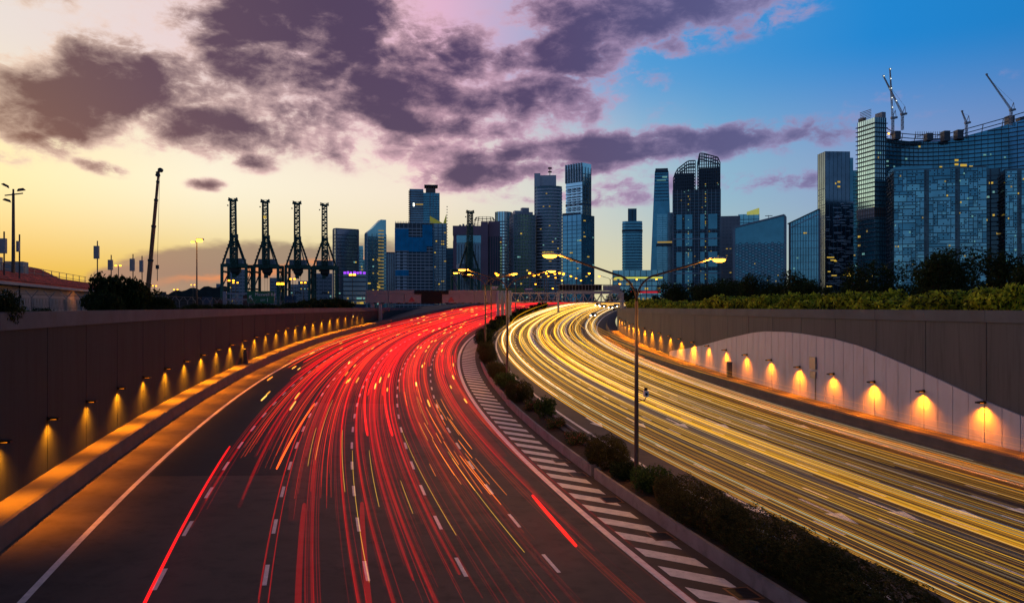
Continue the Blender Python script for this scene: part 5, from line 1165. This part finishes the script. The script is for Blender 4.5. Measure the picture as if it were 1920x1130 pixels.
# luffing cranes on the unfinished complex
def luffer(bx, by, tx, ty, D, lab, lights):
    b = P(bx, by, D); e = P(tx, ty, D); r = empty('luffing_crane', b); put(r, lab, 'crane', 'luffing cranes on the unfinished block')
    e = e-b; c = K['grey']
    lattice(MB(), (0,0,-14), (0,0,1), (1.8,1.8), 6, .4).build('mast', c, r)
    MB().box(-1.8,2.6,-1.3,1.3,1,3.2).build('cab', c, r)
    n = 16; mb = MB()
    a0 = Vector((0,0,3)); dr = (e-a0); up = Vector((0,1,0)); sd = dr.cross(up).normalized()
    for s1 in (-1, 1): mb.bar(a0+sd*s1*.75, e+sd*s1*.35, .32); mb.bar(a0+sd*s1*.75+up*1.2, e+sd*s1*.35+up*.8, .32)
    for k in range(n): p, q = a0.lerp(e, k/n), a0.lerp(e, (k+1)/n); s1 = 1 if k % 2 else -1; mb.bar(p+sd*s1*.7, q-sd*s1*.65, .22)
    mb.build('jib', c, r)
    sg = -1 if e.x > 0 else 1
    MB().bar((0,0,3),(sg*2.6,0,10),.5).bar((sg*3.4,0,3),(sg*2.6,0,10),.4).bar((0,0,3),(sg*4,0,3),.8).build('tower_head', c, r)
    MB().bar((sg*2.6,0,10), a0.lerp(e,.82), .14).build('luffing_rope', c, r)
    MB().box(e.x-1,e.x+1,e.y-.6,e.y+.6,e.z-.6,e.z+1).build('jib_head', c, r); MB().box(sg*2.6,sg*4.6,-1,1,1.6,3.4).build('counterweight', c, r)
    for k in range(lights): p = a0.lerp(e, (k+1)/lights); MB().box(p.x-.3,p.x+.3,p.y-1,p.y-.5,p.z-.3,p.z+.3).build('warning_lamp', M['white_led'], r)
luffer(1674,225,1669,130,845,'luffing tower crane with an upright jib strung with lamps',5)
luffer(1692,218,1657,143,848,'luffing tower crane leaning left, crossing the upright one',3)
luffer(1896,210,1850,140,880,'luffing tower crane leaning left at the right edge',0)
luffer(1812,234,1804,209,905,'short crane jib peeping over the wavy crown rails',0)
# far housing blocks behind the cranes and hill silhouettes
for i, (x1,x2,yt,D,mm,lab) in enumerate(((427,462,505,1500,'conc','pale slab of flats seen between the legs of the leftmost crane'),(507,530,521,1500,'grey','grey flats seen under the second crane'),(545,562,533,1700,'conc','small pale flats seen left of the third crane'),(560,580,527,1600,'conc','stepped pale flats seen under the third crane'),(590,622,513,1300,'grey','banded office block seen under the rightmost crane'),(406,416,532,2000,'grey','tiny distant flats left of the leftmost crane'),(860,882,500,1100,'white','white port office behind the lone crane'),(838,868,466,1300,'blue','low blue block between the netted block and the stone building'),(850,862,452,1500,'white','small striped tower left of the stone building'))):
    t = Tower('housing_block',lab,x1,x2,yt,D,group='far blocks behind the port'); t.core(K[mm]).bands(K['dk'],6,1.6,.4).fins(K[mm],7,1.6,.5); t.lit(3,6,50+i,(0,))
mb = MB(); n = 90; vv = []
for k in range(n+1):
    px = -40+k*(760/n); D = 1900; z = P(0,556-14*max(0,math.sin(k*.13+1))-5*abs(math.sin(k*.9))-3*random.random()+ (8 if px > 450 else 0),D).z; x = (px-960)/F*D; vv += [(x,D,GZ-2),(x,D,z),(x,D+300,GZ-2)]
mb.add(vv, [(3*i,3*i+3,3*i+4,3*i+1) for i in range(n)]+[(3*i+1,3*i+4,3*i+5,3*i+2) for i in range(n)])
put(mb.build('hills', mat('hill_trees',(.03,.035,.035),.95,var=.4,scale=.05)), kind='structure')
# container stacks glimpsed along the port
cg = random.Random(9)
for i in range(16):
    px = 285+i*26; D = 420+cg.uniform(0,120); h = cg.choice((2.6,5.2,5.2,7.8)); x = (px-960)/F*D; col = cg.choice(((.10,.03,.02),(.02,.05,.10),(.06,.06,.05),(.03,.07,.05)))
    r = empty('container_stack', (x, D, GZ), cg.uniform(-.2,.2)); put(r, 'stacked shipping containers in the port, %s stack from the left' % ORD[i], 'containers', 'container stacks of the port')
    m_ = mat('container_paint',col,.6,var=.2,scale=.5)
    for k in range(int(h/2.6)): b = MB().box(-3,3,-1.2,1.2,k*2.62,k*2.62+2.58); [b.box(-3+j*.5,-2.8+j*.5,-1.26,-1.2,k*2.62+.1,k*2.62+2.4) for j in range(12)]; b.build('container',m_,r)
# ================================================================== traffic light trails
def trail_mat():
    m = bpy.data.materials.new('light_trail'); m.use_nodes = True; t = m.node_tree; t.nodes.clear()
    a = t.nodes.new('ShaderNodeAttribute'); a.attribute_name = 'Col'
    e = t.nodes.new('ShaderNodeEmission'); t.links.new(a.outputs['Color'], e.inputs[0]); e.inputs[1].default_value = 1
    tr = t.nodes.new('ShaderNodeBsdfTransparent'); ad = t.nodes.new('ShaderNodeAddShader'); o = t.nodes.new('ShaderNodeOutputMaterial')
    t.links.new(e.outputs[0], ad.inputs[0]); t.links.new(tr.outputs[0], ad.inputs[1]); t.links.new(ad.outputs[0], o.inputs[0])
    m.cycles.emission_sampling = 'NONE'; return m
M['trail'] = trail_mat()
class Trails:
    def __init__(s): s.v = []; s.f = []; s.c = []; s.n = 0
    def add(s, fn, s0, s1, of, h, rx, rz, col, bright, ds=3.0):
        n = max(2, int((s1-s0)/ds)+1); ss = np.linspace(s0, s1, n); K4 = 6
        ring = [(math.cos(2*math.pi*k/K4), math.sin(2*math.pi*k/K4)) for k in range(K4)]
        for i, q in enumerate(ss):
            o = of(q); b = bright(q); hh = h(q) if callable(h) else h
            e = 1 if 0 < i < n-1 else .75
            for (cx, cz) in ring:
                s.v.append(fn(q, o+cx*rx*e, hh+cz*rz*e)); s.c.append((col[0]*b, col[1]*b, col[2]*b, 1))
        for i in range(n-1):
            for k in range(K4): s.f.append((s.n+i*K4+k, s.n+i*K4+(k+1) % K4, s.n+(i+1)*K4+(k+1) % K4, s.n+(i+1)*K4+k))
        s.f += [tuple(s.n+k for k in range(K4-1,-1,-1)), tuple(s.n+(n-1)*K4+k for k in range(K4))]
        s.n += n*K4
    def build(s, name):
        me = bpy.data.meshes.new(name); me.from_pydata(s.v, [], s.f); me.materials.append(M['trail'])
        at = me.color_attributes.new('Col', 'FLOAT_COLOR', 'POINT'); at.data.foreach_set('color', np.array(s.c, dtype=np.float32).ravel()); me.update()
        return obj(name, me)
tg = random.Random(21)
def wander(o, a=.25):
    p1, p2, l1, l2 = tg.uniform(0,6.3), tg.uniform(0,6.3), tg.uniform(22,45), tg.uniform(60,120); a1, a2 = tg.uniform(.05,a)*.4, tg.uniform(.1,a)
    return lambda s: o+a1*math.sin(s/l1+p1)+a2*math.sin(s/l2+p2)
red = Trails(); amber = Trails(); cool = Trails()
REDS = [(1,.004,.003)]*6+[(1,.02,.004),(.9,.003,.006),(1,.06,.004)]
near_f = lambda s: .09+.50*min(1,max(0,(s-2)/65))**1.3
def tail_pair(o, s0, s1, b, wd, r):
    w = wander(o, .35); hh = tg.uniform(.65,1.0); c = tg.choice(REDS)
    for sg in (-1, 1):
        of = lambda s, w=w, sg=sg: w(s)+sg*wd/2
        red.add(L3, s0+tg.uniform(0,1), s1, of, hh, r, r*.8, c, lambda s: b*near_f(s))
        if r > .03: red.add(L3, s0+tg.uniform(-1,1), s1, of, hh, r*2.0, r*1.6, c, lambda s: b*.25*near_f(s))
        for k in range(tg.choice((2,3,3,4,5))):
            dz = tg.uniform(-.15,.15); do = tg.uniform(-.3,.3)
            red.add(L3, s0+tg.uniform(-4,6), s1, lambda s, of=of, do=do: of(s)+do, hh+dz, .014, .014, c, lambda s, q=tg.uniform(.4,1.2): b*q*near_f(s))
    if tg.random() < .3: red.add(L3, s0, s1, w, hh+.35, .03, .03, c, lambda s: b*.7*near_f(s))
counts = [2, 6, 10, 12, 13, 11]
for ln in range(6):
    oc = -8.75+3.5*ln
    for k in range(counts[ln]):
        u = tg.random()
        if ln == 0: s0 = tg.uniform(45, 80)
        elif ln == 1: s0 = tg.uniform(-16, 10) if u < .3 else tg.uniform(14, 70)
        else: s0 = tg.uniform(-18, 4) if u < .3 else tg.uniform(4, 30) if u < .55 else tg.uniform(30, 95)
        s1 = tg.uniform(150, 340) if tg.random() < .8 else tg.uniform(80, 160)
        tail_pair(oc+max(-.9,min(.6,tg.gauss(0,.45))), s0, s1, min(1.6,.18+tg.expovariate(3.2)), tg.uniform(1.2,1.7), tg.choice((.013,.018,.026,.036,.05)))
# broad faint red sheets left by crowded lanes
for ln, n in ((2,4),(3,6),(4,7),(5,6)):
    for k in range(n):
        o = -8.75+3.5*ln+tg.uniform(-1.3,1.3); s0 = tg.uniform(0,70); red.add(L3, s0, tg.uniform(120,300), wander(o,.3), tg.uniform(.6,.9), tg.uniform(.18,.42), .03, (1,.02,.012), lambda s, b=tg.uniform(.04,.12): b*near_f(s))
# orange indicator flashes: short dashes strung along the lanes
for k in range(120):
    s = 32+tg.random()**.8*220; o = tg.choice((-8.75,-5.25,-1.75,1.75,5.25,8.75))+tg.uniform(-1.2,1.2)
    amber.add(L3, s, s+tg.uniform(1.6,4.5), wander(o,.1), tg.uniform(.6,.95), .07, .06, tg.choice(((1,.42,.05),(1,.55,.10),(1,.30,.03))), lambda s, b=tg.uniform(.5,1.2): b, 1.0)
for k in range(26):   # ragged orange scribbles in the right-hand lanes
    s = tg.uniform(2,40); o = tg.uniform(4.2,7.4); amber.add(L3, s, s+tg.uniform(3,12), wander(o,.5), tg.uniform(.4,1.6), .018, .018, (1,.22,.02), lambda s, b=tg.uniform(.25,.7): b, .8)
for k in range(10):
    s = tg.uniform(-4,30); o = tg.uniform(-4,9); amber.add(L3, s, s+tg.uniform(6,25), wander(o,.5), tg.uniform(.5,1.4), .012, .012, (1,.55,.06), lambda s: .35, 1.0)
put(red.build('red_light_trails'), 'dense red tail-light trails streaming along the outbound road', 'light trails', None, 'stuff')
put(amber.build('amber_light_trails'), 'short orange indicator streaks scattered among the red trails', 'light trails', None, 'stuff')
PAL = [(1,.42,.008)]*11+[(1,.52,.03)]*7+[(1,.70,.25)]*3+[(1,.90,.66)]*2+[(.52,.80,.62)]*2+[(1,.55,.40)]*2+[(.42,.55,.85)]
wf = lambda s: .14+1.0*min(1,max(0,(s-5)/125))**1.5
white = Trails()
def head_pair(o, s0, s1, b, r):
    w = wander(o, .35); c = tg.choice(PAL); hh = tg.uniform(.55,.85); wd = tg.uniform(1.15,1.6)
    for sg in (-1, 1):
        of = lambda s, w=w, sg=sg: w(s)+sg*wd/2
        white.add(R3, s0, s1, of, hh, r, r*.8, c, lambda s: b*wf(s))
        for k in range(tg.choice((1,2,2,3))):
            do, dz, q, c2 = tg.uniform(-.28,.28), tg.uniform(-.25,.2), tg.uniform(.25,.9), tg.choice(PAL if tg.random() < .3 else PAL[:14])
            white.add(R3, s0+tg.uniform(-6,10), s1, lambda s, of=of, do=do: of(s)+do, hh+dz, .012, .012, c2, lambda s, q=q: b*q*wf(s))
for ln in range(6):
    oc = 17.85+3.3*ln
    for k in range((8,10,10,9,7,6)[ln]):
        u = tg.random(); s0 = tg.uniform(-32,-20) if u < .62 else tg.uniform(-20,45); s1 = tg.uniform(230,340) if tg.random() < .75 else tg.uniform(60,230)
        head_pair(oc+max(-.8,min(.8,tg.gauss(0,.33))), s0, s1, min(2.6,.15+tg.expovariate(1.5)), tg.choice((.012,.017,.024,.034)))
    for k in range(4): # soft wide ribbons
        s0 = tg.uniform(-30,20); white.add(R3, s0, tg.uniform(120,300), wander(oc+tg.uniform(-1.2,1.2),.3), tg.uniform(.5,.9), tg.uniform(.14,.36), .03, tg.choice(PAL), lambda s, b=tg.uniform(.02,.07): b*wf(s))
    for k in range(3): # marker lamps of tall vehicles
        white.add(R3, tg.uniform(-30,30), tg.uniform(90,250), wander(oc+tg.uniform(-1.2,1.2),.2), tg.uniform(1.6,3.2), .022, .022, tg.choice(PAL[:9]), lambda s: .5*wf(s))
put(white.build('white_light_trails'), 'dense white and golden headlight trails sweeping along the inbound road', 'light trails', None, 'stuff')
def single(label, fn, s0, s1, o0, o1, h, r, col, b):
    t = Trails(); t.add(fn, s0, s1, lambda s: o0+(o1-o0)*(s-s0)/(s1-s0), h, r, r, col, lambda s: b, 1.5); put(t.build('light_trail'), label, 'light trail', 'stand-alone light trails')
single('single thick bright red trail at the bottom left of the road', L3, -16, 20, -6.55, -7.0, .8, .055, (1,.006,.006), .62)
single('short bright red trail beside the hatched strip at the lower right', L3, -.5, 7.5, 7.85, 8.2, .8, .075, (1,.006,.004), .8)
single('thick red bar ending left of the middle of the road', L3, 24, 62, 1.0, .4, .8, .085, (1,.006,.004), .55)
single('thick red bar ending right of the middle of the road', L3, 24, 62, 2.6, 2.2, .8, .085, (1,.006,.004), .55)
single('orange-red trail ending on the dark patch of asphalt', L3, 14, 38, -3.9, -3.2, .8, .06, (1,.10,.01), .9)
single('faint wide red bar at the bottom middle, left of a pair', L3, -16, 7, -2.4, -2.3, .7, .10, (1,.006,.006), .09)
single('faint wide red bar at the bottom middle, right of a pair', L3, -16, 7, -.7, .2, .7, .10, (1,.006,.006), .10)
# cars coming over the crest with their headlights on
def car():
    r = empty('car', (0,0,0)); m_ = mat('car_paint',(.10,.10,.11),.3,.4)
    sec = [(-2.2,.45,.75),(-2.1,.40,.85),(-1.3,.35,.98),(-.7,.35,1.42),(.7,.35,1.45),(1.5,.35,1.05),(2.15,.4,.95),(2.2,.5,.8)]
    mb = MB(); vv = []
    for y, z0, z1 in sec: k = .82 if z1 < 1.2 else .66; vv += [(-.86,y,z0),(.86,y,z0),(.88,y,.75),(k,y,z1),(-k,y,z1),(-.88,y,.75)]
    fs = [(i*6+k, i*6+(k+1) % 6, (i+1)*6+(k+1) % 6, (i+1)*6+k) for i in range(len(sec)-1) for k in range(6)]+[(5,4,3,2,1,0),tuple((len(sec)-1)*6+k for k in range(6))]
    mb.add(vv, fs).build('body', m_, r)
    MB().hexa([(-.78,-1.29,1.0),(.78,-1.29,1.0),(.64,-.74,1.38),(-.64,-.74,1.38),(-.78,-1.31,1.03),(.78,-1.31,1.03),(.64,-.76,1.41),(-.64,-.76,1.41)]).build('windscreen', G['black'], r)
    for x in (-.82,.82):
        for y in (-1.35,1.35): MB().tube([(x-.1,y,.33),(x+.1,y,.33)], .33, 12).build('wheel', M['black'], r)
    for x in (-.62,.62): MB().tube([(x,-2.14,.72),(x,-2.24,.72)], [.16,.13], 10).build('headlight', M['headlight'], r)
    return r
c0 = car()
for i, (s, o, lab) in enumerate(((205,33.6,'car with two white headlights, nearest of those coming over the crest'), (246,34.4,'car with glaring headlights at the crest by the right verge'), (252,30.8,'car with glaring headlights at the crest, second lane from the right verge'), (262,27.4,'car with headlights at the crest, third lane from the right verge'), (258,34.2,'car with headlights at the crest right behind another by the verge'))):
    q = c0 if i == 0 else copy_tree(c0); p = R3(s, o); q.location = p; q.rotation_euler[2] = heading(s); put(q, lab, 'car', 'cars coming over the crest')
